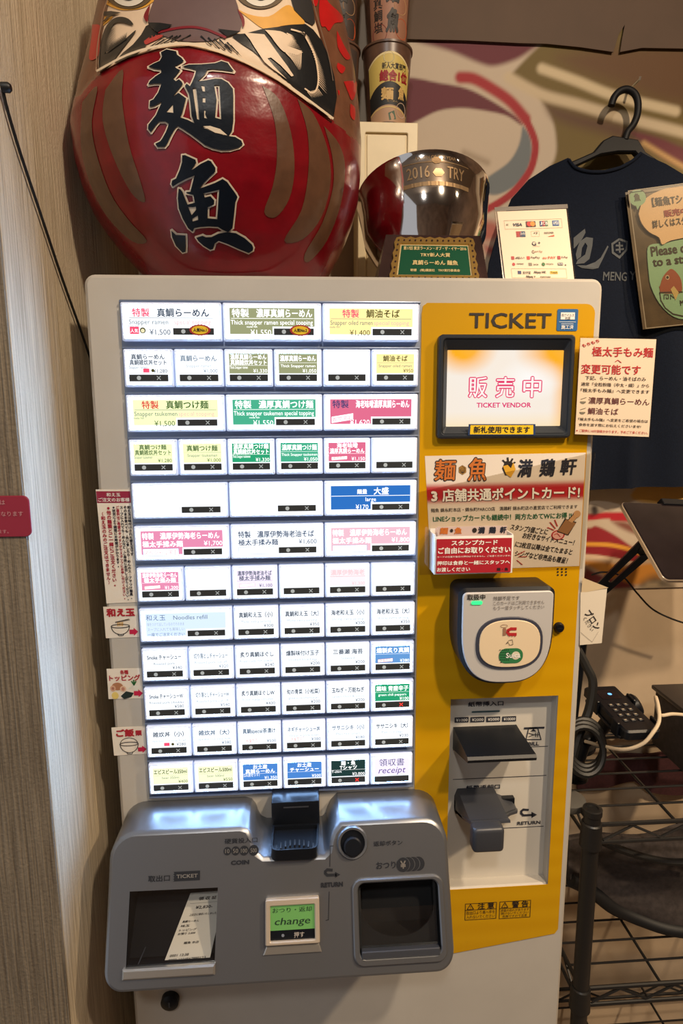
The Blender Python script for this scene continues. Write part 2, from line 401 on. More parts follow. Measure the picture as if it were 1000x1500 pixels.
def mural():
    x0, x1, z0, z1 = .30, 1.35, 1.05, 2.16; st = .003
    nx = int((x1-x0)/st); nz = int((z1-z0)/st)
    xs, zs = np.meshgrid(np.linspace(x0, x1, nx+1), np.linspace(z0, z1, nz+1)); P = np.stack([xs.ravel(), zs.ravel()], 1)
    rs = np.random.RandomState(3)
    col = np.tile(np.array(sl((186, 168, 146))), (len(P), 1))
    def lay(d, c, soft=.004, wob=0):
        nonlocal col
        a = np.clip(.5-d/(1.5*soft), 0, 1)[:, None]; a = a*a*(3-2*a); col = col*(1-a)+np.array(sl(c))*a
    def fill(p, c, soft=.005): lay(poly_sd(P, smooth_line(list(p)+[p[0]], 5)), c, soft)
    def line(p, w, c, soft=.004): lay(seg_d(P, smooth_line(p))-w/2, c, soft)
    A = lambda *p: wallpts(p, 590, 0, 3.571)
    B = lambda *p: wallpts(p, 740, 90, 3.846)
    L = lambda *p: wallpts(p, 830, 700, 5.77)
    px = .00125
    # right hand olive field and its browner upper part
    fill(A((560, 395), (680, 270), (760, 215), (964, 160), (1600, 140), (1600, 1500), (760, 1500), (700, 1000), (790, 840), (800, 720), (770, 600), (690, 490)), (100, 80, 24), .006)
    fill(B((300, -20), (420, 60), (620, 130), (1000, 250), (1800, 300), (1800, -60), (700, -90)), (92, 60, 26), .03)
    fill(B((230, 240), (420, 300), (640, 350), (1000, 480), (1000, 560), (600, 420), (300, 330)), (82, 50, 28), .02)
    fill(A((40, 200), (350, 212), (640, 226), (700, 236), (660, 270), (590, 312), (480, 345), (400, 330), (250, 268), (100, 225)), (92, 14, 32), .008)
    fill(A((-80, 400), (60, 408), (180, 432), (330, 462), (450, 520), (590, 610), (620, 655), (540, 605), (420, 578), (300, 565), (180, 582), (60, 640), (-80, 700)), (90, 12, 30), .004)
    fill(A((625, 655), (665, 720), (668, 830), (610, 950), (490, 1020), (400, 990), (440, 930), (550, 850), (605, 760)), (100, 106, 108), .004)
    line(A((640, 620), (690, 740), (680, 850), (640, 930), (560, 1020), (440, 1095), (380, 1110)), 34*px/3.571*1.05, (150, 6, 20), .003)
    line(A((300, 405), (370, 412), (460, 460), (560, 530), (640, 620)), 52*px/3.571, (150, 6, 20), .006)
    line(A((320, 800), (440, 850)), 20*px/3.571, (140, 120, 96), .012)
    line(B((205, 40), (400, 110), (620, 195), (960, 280)), 50*px/3.846, (196, 176, 140), .007)
    line(B((20, 90), (200, 185), (400, 240), (600, 298), (1040, 410), (1800, 620)), 54*px/3.846, (190, 170, 138), .008)
    fill(B((690, 390), (860, 430), (1100, 520), (1800, 700), (1800, 900), (1000, 600), (800, 470)), (94, 24, 34), .006)
    line(B((780, 460), (1000, 590), (1400, 800)), 20*px/3.846, (190, 150, 90), .008)
    fill(A((380, 1150), (480, 1160), (520, 1210), (470, 1260), (380, 1240)), (166, 90, 76), .012)
    fill(A((420, 1280), (520, 1300), (500, 1340), (440, 1330)), (150, 60, 56), .012)
    # lower strip beside the machine
    fill(L((-200, 300), (180, 305), (330, 290), (500, 290), (1800, 270), (1800, 360), (520, 370), (350, 345), (180, 360), (-200, 370)), (168, 20, 34), .003)
    fill(L((600, 60), (1800, 40), (1800, 260), (640, 210)), (196, 150, 72), .006)
    line(L((232, 262), (236, 285)), 56*px/5.77, (70, 58, 52), .006)
    fill(L((-200, 420), (170, 425), (250, 408), (400, 480), (560, 590), (640, 640), (560, 720), (165, 660), (-200, 660)), (138, 24, 34), .004)
    fill(L((380, 370), (520, 380), (620, 480), (560, 470), (450, 420)), (120, 70, 56), .008)
    line(L((-200, 560), (170, 560), (380, 570), (560, 615), (700, 680)), 36*px/5.77, (214, 150, 50), .003)
    line(L((-200, 660), (165, 662), (330, 680), (500, 712), (700, 760)), 36*px/5.77, (206, 178, 148), .003)
    fill(L((-200, 700), (160, 700), (350, 715), (520, 750), (700, 720), (820, 760), (800, 860), (600, 905), (400, 880), (160, 740), (-200, 720)), (206, 138, 52), .008)
    fill(L((160, 760), (300, 830), (460, 870), (560, 925), (160, 925)), (130, 56, 60), .006)
    fill(L((640, 880), (760, 830), (900, 925), (640, 925)), (84, 74, 60), .02)
    line(L((690, 905), (750, 905)), 40*px/5.77, (170, 150, 120), .015)
    mb = MB(); n = nx+1
    fs = [(j*n+i, j*n+i+1, (j+1)*n+i+1, (j+1)*n+i) for j in range(nz) for i in range(nx)]
    mb.add([(p[0], YM, p[1]) for p in P], fs, M['mural'], [tuple(c) for c in col])
    k = len(P); e = YB-.0005
    mb.add([(x0, YM, z0), (x1, YM, z0), (x1, YM, z1), (x0, YM, z1), (x0, e, z0), (x1, e, z0), (x1, e, z1), (x0, e, z1)],
           [(0, 1, 5, 4), (1, 2, 6, 5), (2, 3, 7, 6), (3, 0, 4, 7)], M['cream'])
    mb.build('graffiti_mural', org=(.8, YM, z0), label='spray-painted graffiti mural board in maroon, cream and olive on the back wall', cat='mural')
mural()
# beige sheet that hangs over the top of the mural, wavy lower edge with a tear
mb = MB(); YS = YM-.006
edge = [(560, 55), (600, 57), (680, 59), (760, 63), (800, 64), (850, 69), (898, 76), (906, 50), (915, 36), (911, 56), (908, 76), (940, 70), (1000, 71), (1080, 72), (1250, 76)]
ep = [fx(u, v, YS) for u, v in edge]; zt = 2.66
mb.plate(Fr((0, YS, 0), (1, 0, 0), (0, 0, 1)), ep+[(ep[-1][0], zt), (ep[0][0], zt)], -.002, 0, M['beige'])
mb.build('wall_covering_sheet', org=(.8, YS, 2.0), label='plain beige sheet with a torn wavy lower edge covering the top of the mural', cat='wall covering')

# ------------------------------------------------------------------ ticket vending machine
ZT = 1.5515
vm = thing('ticket_vending_machine', (.30, .15, 0), 'tall white and yellow ticket vending machine with rows of lit menu buttons', 'vending machine')
b = MB(); b.box(0, .60, .02, .385, .012, ZT-.0005, M['white'], .006); b.build('cabinet', vm)
for x in (.05, .55):
    for y in (.06, .34): b = MB(); b.lathe([(.02, 0), (.02, .014)], Matrix.Translation((x, y, 0)), M['black'], 12); b.build('foot', vm)
R0x, R1x, R0z, R1z = .4290, .5722, .7492, 1.0285           # bill recess
hole = [(R0x, R0z), (R1x, R0z), (R1x, R1z), (R0x, R1z)]
b = MB(); b.plate(FACE, rrect(0, .0125, .60, ZT, [.004, .004, .012, .012]), -.02, 0, M['white'], [hole], .004)
b.build('front_panel', vm)
# yellow panel with the printed heading and the two caution notices
INK = ink((38, 30, 26)); WH = ink((240, 236, 228))
b = MB(); fy = Fr((0, -.0005, 0), (1, 0, 0), (0, 0, 1))
yo = [(.3835, .640)]+[(.586, .6705), (.5905, .6775)]+rrect(.40, 1.0, .5912, 1.5225, [0, 0, .011, .011])[12:18]+[(.3895, 1.5225), (.3845, 1.519), (.383, 1.51)]
b.plate(fy, yo, 0, .0006, M['yellow'], [hole])
f1 = Fr((0, -.0012, 0), (1, 0, 0), (0, 0, 1))
x0, z0 = fx(686, 481); x1, z1 = fx(807, 459); TB(b, f1, 'TICKET', x0, z0, x1, z1, INK, bold=.02)
for (u0, v0, u1, v1, h, ls) in ((680, 1320, 727, 1347, '注 意', ('取出口より奥へ手を', '入れないでください')), (730, 1317, 777, 1345, '警 告', ('感電の恐れがあります', '開けないでください', '危険ですので注意'))):
    ax, az = fx(u0, v1); bx, bz = fx(u1, v0)
    b.frame(f1, ax, az, bx, bz, .0008, INK); hm = az+(bz-az)*.58; b.rect(f1, ax, hm, bx, hm+.0008, INK)
    TX(b, f1, h, ax+(bx-ax)*.66, hm+.0022, .0105, INK, bold=.02)
    t = ax+(bx-ax)*.17; b.stroke(f1, [(t-.0045, hm+.0018), (t+.0045, hm+.0018), (t, hm+.0098)], .0009, INK, closed=True); TX(b, f1, '!', t, hm+.003, .006, INK)
    for i, l in enumerate(ls): TX(b, f1, l, (ax+bx)/2, hm-(i+1)*(hm-az)/(len(ls)+.4)+.0003, (hm-az)/(len(ls)+.6), INK, (bx-ax)*.9)
for i in range(3):
    for j in range(3):
        x, z = fx(816+i*6, 833+j*4.4); b.disc(f1, x, z, .0013, INK, n=8)
b.build('yellow_panel', vm)
# antivirus sticker
b = MB(); BL = ink((20, 92, 150))
q = Fr((0, -.0012, 0), (1, 0, 0), (0, 0, 1)); x0, z0 = fx(814, 485); x1, z1 = fx(846, 453)
b.plate(q, rrect(x0, z0, x1, z1, .002), 0, .0005, BL); q = Fr((0, -.0018, 0), (1, 0, 0), (0, 0, 1)); w = x1-x0; h = z1-z0
b.rect(q, x0+w*.16, z0+h*.52, x1-w*.16, z1-h*.16, WH); TX(b, q, '抗ウイルス', (x0+x1)/2, z0+h*.66, h*.15, INK, w*.6, off=.0007); TX(b, q, '抗菌', (x0+x1)/2, z0+h*.53, h*.13, INK, off=.0007)
b.rect(q, x0+w*.1, z0+h*.40, x1-w*.1, z0+h*.42, WH); TX(b, q, '施工済', (x0+x1)/2, z0+h*.1, h*.2, WH, bold=.02); b.rect(q, x0+w*.2, z0+h*.31, x1-w*.2, z0+h*.33, WH)
b.build('antivirus_sticker', vm)

# display
b = MB(); x0, z0 = fx(640.5, 643, -.012); x1, z1 = fx(844, 490, -.012)
sx0, sz0 = fx(653, 625, -.004); sx1, sz1 = fx(826, 513, -.004)
dark = M['grey2'] = mat('display_bezel', (36, 42, 50), .4)
outer = rrect(x0, z0, x1, z1, .005); fo = Fr((0, 0, 0), (1, 0, 0), (0, 0, 1))
lip = rrect(x0+.006, z0+.006, x1-.006, z1-.006, .003); inn = rrect(sx0, sz0, sx1, sz1, .0015)
b.plate(fo, outer, 0, .012, dark, [lip], .002)
n = len(lip); b.add([fo.P(p[0], p[1], .011) for p in ccw(lip)]+[fo.P(p[0], p[1], .003) for p in ccw(inn)], [(i, (i+1) % n, n+(i+1) % n, n+i) for i in range(n)], dark)
dsp = b.build('display', vm)
b = MB(); fs_ = Fr((sx0, -.0032, sz0), (sx1-sx0, 0, 0), (0, 0, sz1-sz0))
def scr(a, c):
    o = np.array(sl((248, 238, 226))); yel = np.array(sl((255, 176, 20))); pale = np.array(sl((255, 222, 150)))
    k = max(0, 1-math.hypot((a-.14)/.30, (c-1.02)/.36)); k2 = max(0, 1-math.hypot((a-1.02)/.45, (c-.98)/.42))
    sw = max(0, 1-abs((c-.62)-(a-.45)*-.1-.32*(a-.5)**2)/.2)*(a > .35); edge = max(0, (a-.9)/.1)*.6
    r = o*(1-min(1, k*1.5))+yel*min(1, k*1.5); r = r*(1-min(1, k2*1.5))+yel*min(1, k2*1.5)
    r = r*(1-edge)+yel*edge; bot = max(0, .2-c)/.2*.5; r = r*(1-bot)+pale*bot
    wv = .5+.5*math.sin(8*a+5*c); r = r*(1-.12*wv)+np.array(sl((255, 226, 190)))*.12*wv
    ct = max(0, 1-math.hypot((a-.72)/.3, (c-.62)/.3)); r = r*(1-ct)+np.array((1., .98, .95))*ct
    return tuple(r)
b.grid(fs_, 0, 0, 1, 1, 44, 30, scr, M['screen'], 0)
pk = lit((232, 60, 110)); wt = lit((255, 246, 240))
for i, ch in enumerate('販売中'):
    a = .18+i*.235; TB(b, fs_, ch, a, .37, a+.175, .665, pk, .0004, .055); TB(b, fs_, ch, a+.010, .384, a+.165, .651, wt, .0007, .012)
TB(b, fs_, 'TICKET VENDOR', .26, .25, .735, .315, lit((226, 40, 110)), .0004, .03)
b.build('screen', dsp)
b = MB(); q = QF(at(688, 622, -.0125), at(782, 622, -.0125), at(782, 637, -.0125), at(687, 637, -.0125)); YE = ink((238, 196, 20))
b.rect(q, -.02, -.05, 1.02, 1.05, ink((20, 50, 96)), .0002); b.rect(q, .01, .05, .985, .95, YE, .0004); TB(b, q, '新札使用できます', .06, .18, .93, .84, INK, .0007, .03)
b.build('banknote_sticker', dsp)

# ------------------------------------------------------------------ menu buttons
GX, GW, GZ, GH = .04068, .33850, 1.52205, .61085
CW, CH = GW/6, GH/12
b = MB(); b.box(GX-.0025, GX+GW+.0025, -.002, 0, GZ-GH-.002, GZ+.002, M['panel'], .001)
for r in range(13): b.box(GX-.0015, GX+GW+.0015, -.0065, -.002, GZ-r*CH-.0018+.0005, GZ-r*CH+.0005, M['panel'], .0006)
b.build('button_panel', vm)
K = dict(w=(250, 252, 255), ol=(160, 164, 122), ye=(255, 234, 158), yg=(240, 246, 186), gr=(74, 182, 144), pk=(232, 112, 146), bl=(44, 116, 200), lb=(104, 160, 222), bw=(206, 224, 248), pp=(252, 226, 230), lp=(238, 226, 246), dg=(30, 60, 58), yp=(244, 248, 200), g2=(40, 168, 118), b2=(78, 140, 220), lk=(236, 226, 250), pf=(250, 200, 216), pl=(240, 146, 184))
INKL = lit((24, 52, 78)); OLV = lit((74, 70, 20)); PKT = lit((255, 84, 120)); RDT = lit((230, 60, 60)); WL = lit((255, 255, 255), 1.6); GT = lit((96, 114, 122)); PT = lit((255, 190, 190)); DKL = lit((14, 30, 40)); FNT = lit((170, 184, 192)); PRL = lit((90, 60, 140)); GRT = lit((40, 90, 30)); FP = lit((250, 214, 222))
WB = lit((244, 249, 255), 1.35); WE = lit((150, 196, 255), 60.0)
def menu_button(r, c, w, bg, t1='', t2='', sub='', price='', fg=None, pre='', prefg=None, tag_=None, sub2='', redx=False, kind='n', subfg=None, pricefg=None):
    x0, x1 = GX+c*CW+.0008, GX+(c+w)*CW-.0008; z1 = GZ-r*CH-.0022; z0 = z1-.0420
    BW, BH = x1-x0, z1-z0
    m = MB(); f = Fr((x0, -.002, z0), (1, 0, 0), (0, 0, 1)); m.plate(f, rrect(0, 0, BW, BH, .0015, 3), 0, .0085, M['bezel'], b=.0016)
    btn = m.build('menu_button', vm)
    m = MB(); f = Fr((x0, -.0107, z0), (1, 0, 0), (0, 0, 1))
    ix0, ix1, iz0, iz1 = .0030, BW-.0030, .0030, BH-.0030
    m.rect(f, ix0, iz0, ix1, iz1, WB, 0); m.frame(f, ix0, iz0, ix1, iz1, .0017, WE, .0002)
    IW, IH = ix1-ix0, iz1-iz0
    X = lambda a: ix0+IW*a
    Z = lambda a: iz0+IH*a
    fg = fg or INKL; sf = subfg or (fg if bg not in ('w', 'ye', 'yg', 'bw', 'pp', 'lp', 'yp', 'lk') else GT); pf = pricefg or fg
    dbl = w == 2
    if bg != 'w':
        col = lit(K[bg], 1.25 if bg in ('ye', 'yg', 'bw', 'pp', 'lp', 'yp', 'lk') else 1.0)
        if dbl:
            m.poly(f, [(X(.045), Z(.13)), (X(.50), Z(.13)), (X(.50), Z(.36)), (X(.955), Z(.36)), (X(.955), Z(.92)), (X(.045), Z(.92))], col, (), .0002)
        elif kind == 'r': m.rect(f, X(0), Z(.30), X(1), Z(1), col, .0002)
        else: m.rect(f, X(.05), Z(.33), X(.95), Z(.95), col, .0002)
    o1 = .0005
    if kind == 'r':
        TX(m, f, '領収書', X(.5), Z(.68), .0112, lit((60, 60, 110)), X(.8)); TX(m, f, 'receipt', X(.5), Z(.38), .0125, PRL, X(.78), shear=.25, off=o1)
    elif dbl and kind == 'n':
        s = IH*.27; full = pre+t1
        if pre:
            wp = min(.26*IW, len(pre)*s); wt_ = IW*.86-wp; tot = wp+min(wt_, len(t1)*s); l = (IW-tot)/2
            TX(m, f, pre, ix0+l, Z(.665), s, prefg or PKT, wp*.92, 'l', o1, .022); TX(m, f, t1, ix0+l+wp, Z(.665), s, fg, tot-wp, 'l', o1, .022)
        else: TX(m, f, t1, X(.5), Z(.665), s, fg, IW*.86, off=o1, bold=.022)
        if sub:
            m.rect(f, X(.06), Z(.60), X(.94), Z(.612), sf, o1)
            TX(m, f, sub, X(.055), Z(.42), IH*.20, subfg or (GT if bg in ('w', 'ye', 'yg') else sf), IW*(.46 if sub2 else .88), 'l', o1)
            if sub2: TX(m, f, sub2, X(.53), Z(.42), IH*.19, PT, IW*.42, 'l', o1)
            TX(m, f, 'madai fish', X(.10 if sub2 else .28), Z(.325), IH*.085, sf, off=o1)
        TX(m, f, price, X(.485), Z(.10), IH*.235, pf, IW*.3, 'r', o1)
    elif dbl and kind == 'two':
        TX(m, f, t1, X(.06), Z(.66), IH*.24, fg, IW*.86, 'l', o1, .022); TX(m, f, t2, X(.06), Z(.40), IH*.22, fg, IW*.5, 'l', o1, .022)
        TX(m, f, price, X(.95), Z(.41), IH*.22, pf, IW*.3, 'r', o1)
        m.rect(f, X(.06), Z(.08), X(.46), Z(.33), WL, .0004); m.frame(f, X(.06), Z(.08), X(.46), Z(.33), .0004, lit((120, 140, 200)), o1); TX(m, f, 'スペシャル限定', X(.26), Z(.13), IH*.17, PKT if bg in ('pk', 'pl') else FP, IW*.37, off=o1)
    elif dbl and kind == 'ref':
        TX(m, f, t1, X(.05), Z(.70), IH*.22, fg, IW*.3, 'l', o1); TX(m, f, 'Noodles refill', X(.36), Z(.70), IH*.21, GT, IW*.55, 'l', o1)
        for i, l in enumerate(('味をつけて出しているのでそのまま', 'スープに入れても美味しい', '一度でご注文ください')): TX(m, f, l, X(.06), Z(.50-.18*i), IH*.13, fg if i == 2 else FNT, IW*.42, 'l', o1)
    elif dbl and kind == 'big':
        TX(m, f, t1, X(.40), Z(.66), IH*.17, fg, IW*.2, off=o1, bold=.02); TX(m, f, t2, X(.62), Z(.64), IH*.26, fg, off=o1, bold=.02)
        m.rect(f, X(.05), Z(.575), X(.95), Z(.59), fg, o1); TX(m, f, sub, X(.5), Z(.40), IH*.19, fg, off=o1); TX(m, f, price, X(.40), Z(.14), IH*.21, fg, off=o1)
    elif not dbl and (t1 or t2):
        if t2:
            TX(m, f, t1, X(.5), Z(.775), IH*.175, fg, IW*.84, off=o1, bold=.022); TX(m, f, t2, X(.5), Z(.605), IH*.175, fg, IW*.84, off=o1, bold=.022)
        else: TX(m, f, t1, X(.5), Z(.72), IH*.20, fg, IW*.84, off=o1, bold=.022)
        m.rect(f, X(.06), Z(.575 if t2 else .655), X(.94), Z(.582 if t2 else .662), FNT if bg == 'w' else sf, o1)
        if sub: TX(m, f, sub, X(.06 if t2 else .5), Z(.475 if t2 else .52), IH*.13, sf, IW*(.42 if t2 else .86), 'l' if t2 else 'c', o1)
        TX(m, f, price, X(.93), Z(.355), IH*.16, pf, IW*.5, 'r', o1)
    if tag_ and len(tag_) > 3 and not dbl:
        p = [(X(.12), Z(.36)), (X(.50), Z(.39)), (X(.50), Z(.50)), (X(.12), Z(.47))]; m.poly(f, p, WL, (), .0006); m.stroke(f, p, .0003, RDT, .0007, True); TX(m, f, tag_, X(.31), Z(.395), IH*.1, RDT, IW*.34, off=.0008, rot=.06)
    elif tag_ == 'hot':
        m.rect(f, X(.06), Z(.12), X(.155), Z(.34), PKT, .0006); TX(m, f, '人気', X(.107), Z(.17), IH*.13, WL, IW*.08, off=.0008); m.disc(f, X(.195), Z(.23), IH*.09, OLV, .0006); m.disc(f, X(.195), Z(.22), IH*.06, lit((244, 236, 190)), .0008)
    elif tag_ == 'hs':
        m.rect(f, X(.38), Z(.36), X(.52), Z(.48), PKT, .0006); m.disc(f, X(.60), Z(.42), IH*.05, OLV, .0006)
    elif tag_ == 'dlim':
        p = [(X(.06), Z(.16)), (X(.30), Z(.27)), (X(.30), Z(.47)), (X(.06), Z(.36))]; m.poly(f, p, WL, (), .0006); TX(m, f, '期間限定', X(.18), Z(.24), IH*.17, PKT, IW*.21, off=.0008, rot=.14)
    m.build('menu_card', btn)
    # dark window with the sold mark and the cross
    m = MB()
    if dbl: a0, a1, c0, c1 = X(.515), X(.945), Z(.10), Z(.30)
    elif kind == 'r': a0, a1, c0, c1 = X(.03), X(.97), Z(.04), Z(.26)
    else: a0, a1, c0, c1 = X(.055), X(.945), Z(.085), Z(.295)
    m.plate(f, rrect(a0, c0, a1, c1, .0004, 2), 0, .0012, M['strip'])
    if kind != 'r':
        cz = (c0+c1)/2; m.disc(f, a0+(a1-a0)*.25, cz, .0024, M['mark'], .0015, 14)
        cx = a0+(a1-a0)*.76; q = .0019; mm = M['redx'] if redx else M['mark']
        m.stroke(f, [(cx-q, cz-q), (cx+q, cz+q)], .0008, mm, .0015); m.stroke(f, [(cx-q, cz+q), (cx+q, cz-q)], .0008, mm, .0015)
    m.build('indicator_window', btn)
    if tag_ in ('hot', 'no2'):
        m = MB(); cx, cz = X(.80), Z(.24); st = lambda ra, rb: [(cx+ra*(1 if i % 2 else .93)*math.cos(i*math.pi/20), cz+rb*(1 if i % 2 else .93)*math.sin(i*math.pi/20)) for i in range(40)]
        m.poly(f, st(.0122, .0062), ink((176, 30, 40)), (), .0022); m.disc(f, cx, cz, .0094, ink((244, 204, 30)), .0026, 24, .0046); TX(m, f, '人気No.1' if tag_ == 'hot' else '人気No.2', cx, cz-.0015, .0042, INK, .015, off=.003, bold=.03)
        m.build('popular_badge', btn)
wl = WL
mbn = menu_button
mbn(0, 0, 2, 'w', '真鯛らーめん', sub='Snapper ramen', sub2='special topping', price='¥1,500', pre='特製 ', tag_='hot')
mbn(0, 2, 2, 'ol', '濃厚真鯛らーめん', sub='Thick snapper ramen special topping', price='¥1,550', pre='特製 ', fg=wl, prefg=wl, tag_='no2')
mbn(0, 4, 2, 'ye', '鯛油そば', sub='Snapper oiled ramen', sub2='special topping', price='¥1,400', pre='特製 ', fg=OLV)
mbn(1, 0, 1, 'w', '真鯛らーめん', '真鯛雑炊丼セット', 'Snapper ramen', '¥1,280', tag_='hs')
mbn(1, 1, 1, 'w', '真鯛らーめん', '', 'Snapper ramen', '¥1,000', fg=lit((110, 130, 150)), subfg=FNT)
mbn(1, 2, 1, 'ol', '濃厚真鯛らーめん', '真鯛雑炊丼セット', 'Thick Snapper ramen', '¥1,330', fg=wl)
mbn(1, 3, 1, 'ol', '濃厚真鯛らーめん', '', 'Thick Snapper ramen', '¥1,050', fg=wl)
mbn(1, 4, 1, 'w')
mbn(1, 5, 1, 'ye', '鯛油そば', '', 'Snapper oiled ramen', '¥950', fg=OLV)
mbn(2, 0, 2, 'yg', '真鯛つけ麺', sub='Snapper tsukemen', sub2='special topping', price='¥1,500', pre='特製 ', prefg=RDT, fg=GRT)
mbn(2, 2, 2, 'gr', '濃厚真鯛つけ麺', sub='Thick snapper tsukemen special topping', price='¥1,550', pre='特製 ', fg=wl, prefg=wl)
mbn(2, 4, 2, 'pk', '海老味噌濃厚真鯛らーめん', price='¥1,620', pre='特製 ', fg=wl, prefg=lit((80, 70, 120)), tag_='dlim')
mbn(3, 0, 1, 'yg', '真鯛つけ麺', '真鯛雑炊丼セット', 'Snapper tsukemen', '¥1,280', fg=GRT)
mbn(3, 1, 1, 'yg', '真鯛つけ麺', '', 'Snapper tsukemen', '¥1,000', fg=GRT)
mbn(3, 2, 1, 'g2', '濃厚真鯛つけ麺', '真鯛雑炊丼セット', 'Thick Snapper tsukemen', '¥1,330', fg=wl)
mbn(3, 3, 1, 'gr', '濃厚真鯛つけ麺', '', 'Thick Snapper tsukemen', '¥1,050', fg=wl)
mbn(3, 4, 1, 'pk', '海老味噌', '濃厚真鯛らーめん', '', '¥1,150', fg=wl, tag_='期間限定')
mbn(3, 5, 1, 'w')
mbn(4, 0, 2, 'w'); mbn(4, 2, 2, 'w')
mbn(4, 4, 2, 'bl', '麺量', '大盛', 'large', '¥170', fg=wl, kind='big')
mbn(5, 0, 2, 'pl', '特製　濃厚伊勢海老らーめん', '極太手揉み麺', '', '¥1,700', fg=wl, kind='two')
mbn(5, 2, 2, 'w', '特製　濃厚伊勢海老油そば', '極太手揉み麺', '', '¥1,600', fg=lit((60, 80, 110)), kind='two')
mbn(5, 4, 2, 'pf', '特製　濃厚伊勢海老らーめん', '極太手揉み麺', '', '¥1,800', fg=wl, kind='two')
mbn(6, 0, 1, 'pl', '濃厚伊勢海老らーめん', '極太手揉み麺', '', '¥1,200', fg=wl, tag_='スペシャル')
mbn(6, 1, 1, 'w')
mbn(6, 2, 1, 'lp', '濃厚伊勢海老油そば', '極太手揉み麺', '', '¥1,100', fg=lit((70, 84, 110)), tag_='スペシャル')
mbn(6, 3, 1, 'w')
mbn(6, 4, 1, 'pp', '濃厚伊勢海老', '', '', '¥1,300', fg=lit((255, 214, 220)))
mbn(6, 5, 1, 'w')
mbn(7, 0, 2, 'bw', '和え玉', kind='ref', fg=lit((70, 100, 140)))
for i, (t, p) in enumerate((('真鯛和え玉（小）', '¥300'), ('真鯛和え玉（大）', '¥350'), ('海老和え玉（小）', '¥300'), ('海老和え玉（大）', '¥350'))):
    mbn(7, 2+i, 1, 'w', t, '', ('Madai' if i < 2 else 'Shrimp')+' extra serving', p, subfg=FNT)
for i, (t, s, p) in enumerate((('Smoke チャーシュー', 'Roasted pork', '¥340'), ('切り落としチャーシュー', 'Roasted pork cut off', '¥320'), ('炙り真鯛ほぐし', 'Roast madai fish powder', '¥240'), ('燻製味付け玉子', 'Smoked boiled egg', '¥200'), ('三番瀬 海苔', 'Seaweed', '¥200'))):
    mbn(8, i, 1, 'w', t, '', s, p, fg=lit((110, 130, 150)) if i == 1 else None, subfg=FNT if i != 0 else GT)
mbn(8, 5, 1, 'lb', '燻製炙り真鯛', '', '', '¥380', fg=wl, tag_='数量限定')
for i, (t, s, p) in enumerate((('Smoke チャーシューW', 'Roasted pork (double)', '¥580'), ('切り落としチャーシューW', 'Roasted pork cut off', '¥540'), ('炙り真鯛ほぐしW', 'Roast madai (double)', '¥430'), ('旬の青菜（小松菜）', 'greens (komatsuna)', '¥200'), ('玉ねぎ・万能ねぎ', 'Green onion & onion', '¥200'))):
    mbn(9, i, 1, 'w', t, '', s, p, fg=lit((110, 130, 150)) if i == 1 else None, subfg=FNT if i != 0 else GT)
mbn(9, 5, 1, 'g2', '薬味 青唐辛子', '', 'green chili peppers', '¥100', fg=wl, redx=True)
for i, (t, s, p, tg) in enumerate((('雑炊丼（小）', 'Japanese rice soup bowl', '¥280', 'hs'), ('雑炊丼（大）', 'Japanese rice soup bowl', '¥380', None), ('真鯛special茶漬け', '', '¥500', '数量限定'), ('ネギチャーシュー丼', 'Onion x pork bowl', '¥380', '数量限定'), ('ササニシキ（小）', 'Plain rice (small)', '¥180', None), ('ササニシキ（大）', 'Plain rice (big)', '¥230', None))):
    mbn(10, i, 1, 'w', t, '', s, p, tag_=tg, subfg=FNT, fg=lit((70, 100, 130)) if i in (1, 2, 3, 4) else None)
mbn(11, 0, 1, 'yp', 'エビスビール350ml', '', 'beer 350ml', '¥400', fg=lit((40, 60, 30)))
mbn(11, 1, 1, 'yp', 'エビスビール500ml', '', 'beer 500ml', '¥550', fg=lit((40, 60, 30)))
mbn(11, 2, 1, 'b2', 'お土産', '真鯛らーめん', '（2人前セット）', '¥1,350', fg=wl)
mbn(11, 3, 1, 'b2', 'お土産', 'チャーシュー', '', '¥500', fg=wl)
mbn(11, 4, 1, 'dg', '麺・魚', 'Tシャツ', 'T-shirt', '¥3,000', fg=wl, redx=True)
mbn(11, 5, 1, 'lk', kind='r')
# ---- card reader
_c = [fx(*p, -.048) for p in ((677, 900), (809, 900), (743, 867), (743, 999), (743, 915))]
ra0 = (_c[1][0]-_c[0][0])/2; rcx = (_c[0][0]+_c[1][0])/2; rzt, rzb, rzc = _c[2][1], _c[3][1], _c[4][1]
pl = [(rcx+ra0*math.copysign(abs(math.cos(t))**(2/2.8), math.cos(t)), rzc-(rzc-rzb)*abs(math.sin(t))**(2/2.8)) for t in [math.pi+math.pi*i/28 for i in range(29)]]
pl += [(rcx+ra0-.006+.006*math.cos(t), rzt-.006+.006*math.sin(t)) for t in [math.pi/2*i/5 for i in range(6)]]+[(rcx-ra0+.006-.006*math.sin(t), rzt-.006+.006*math.cos(t)) for t in [math.pi/2*i/5 for i in range(6)]]
b = MB(); b.plate(FACE, inset(ccw(pl), -.0042), 0, .046, M['black'], b=.004); cr = b.build('card_reader', vm)
b = MB(); fp = Fr((0, -.046, 0), (1, 0, 0), (0, 0, 1)); b.plate(fp, pl, 0, .003, M['plate'], b=.001)
f = Fr((0, -.0492, 0), (1, 0, 0), (0, 0, 1)); P_ = lambda u, v: fx(u, v, -.049)
x, z = P_(697, 878); TX(b, f, '取扱中', x, z, .0075, INK, bold=.02)
for i, s in enumerate(('残額不足です', 'このカードはご利用できません', 'もう一度タッチしてください')):
    x, z = P_(722, 879+7*i); TX(b, f, s, x, z, .0054, ink((120, 112, 108)) if i else ink((80, 74, 72)), .062, 'l')
b.build('reader_plate', cr)
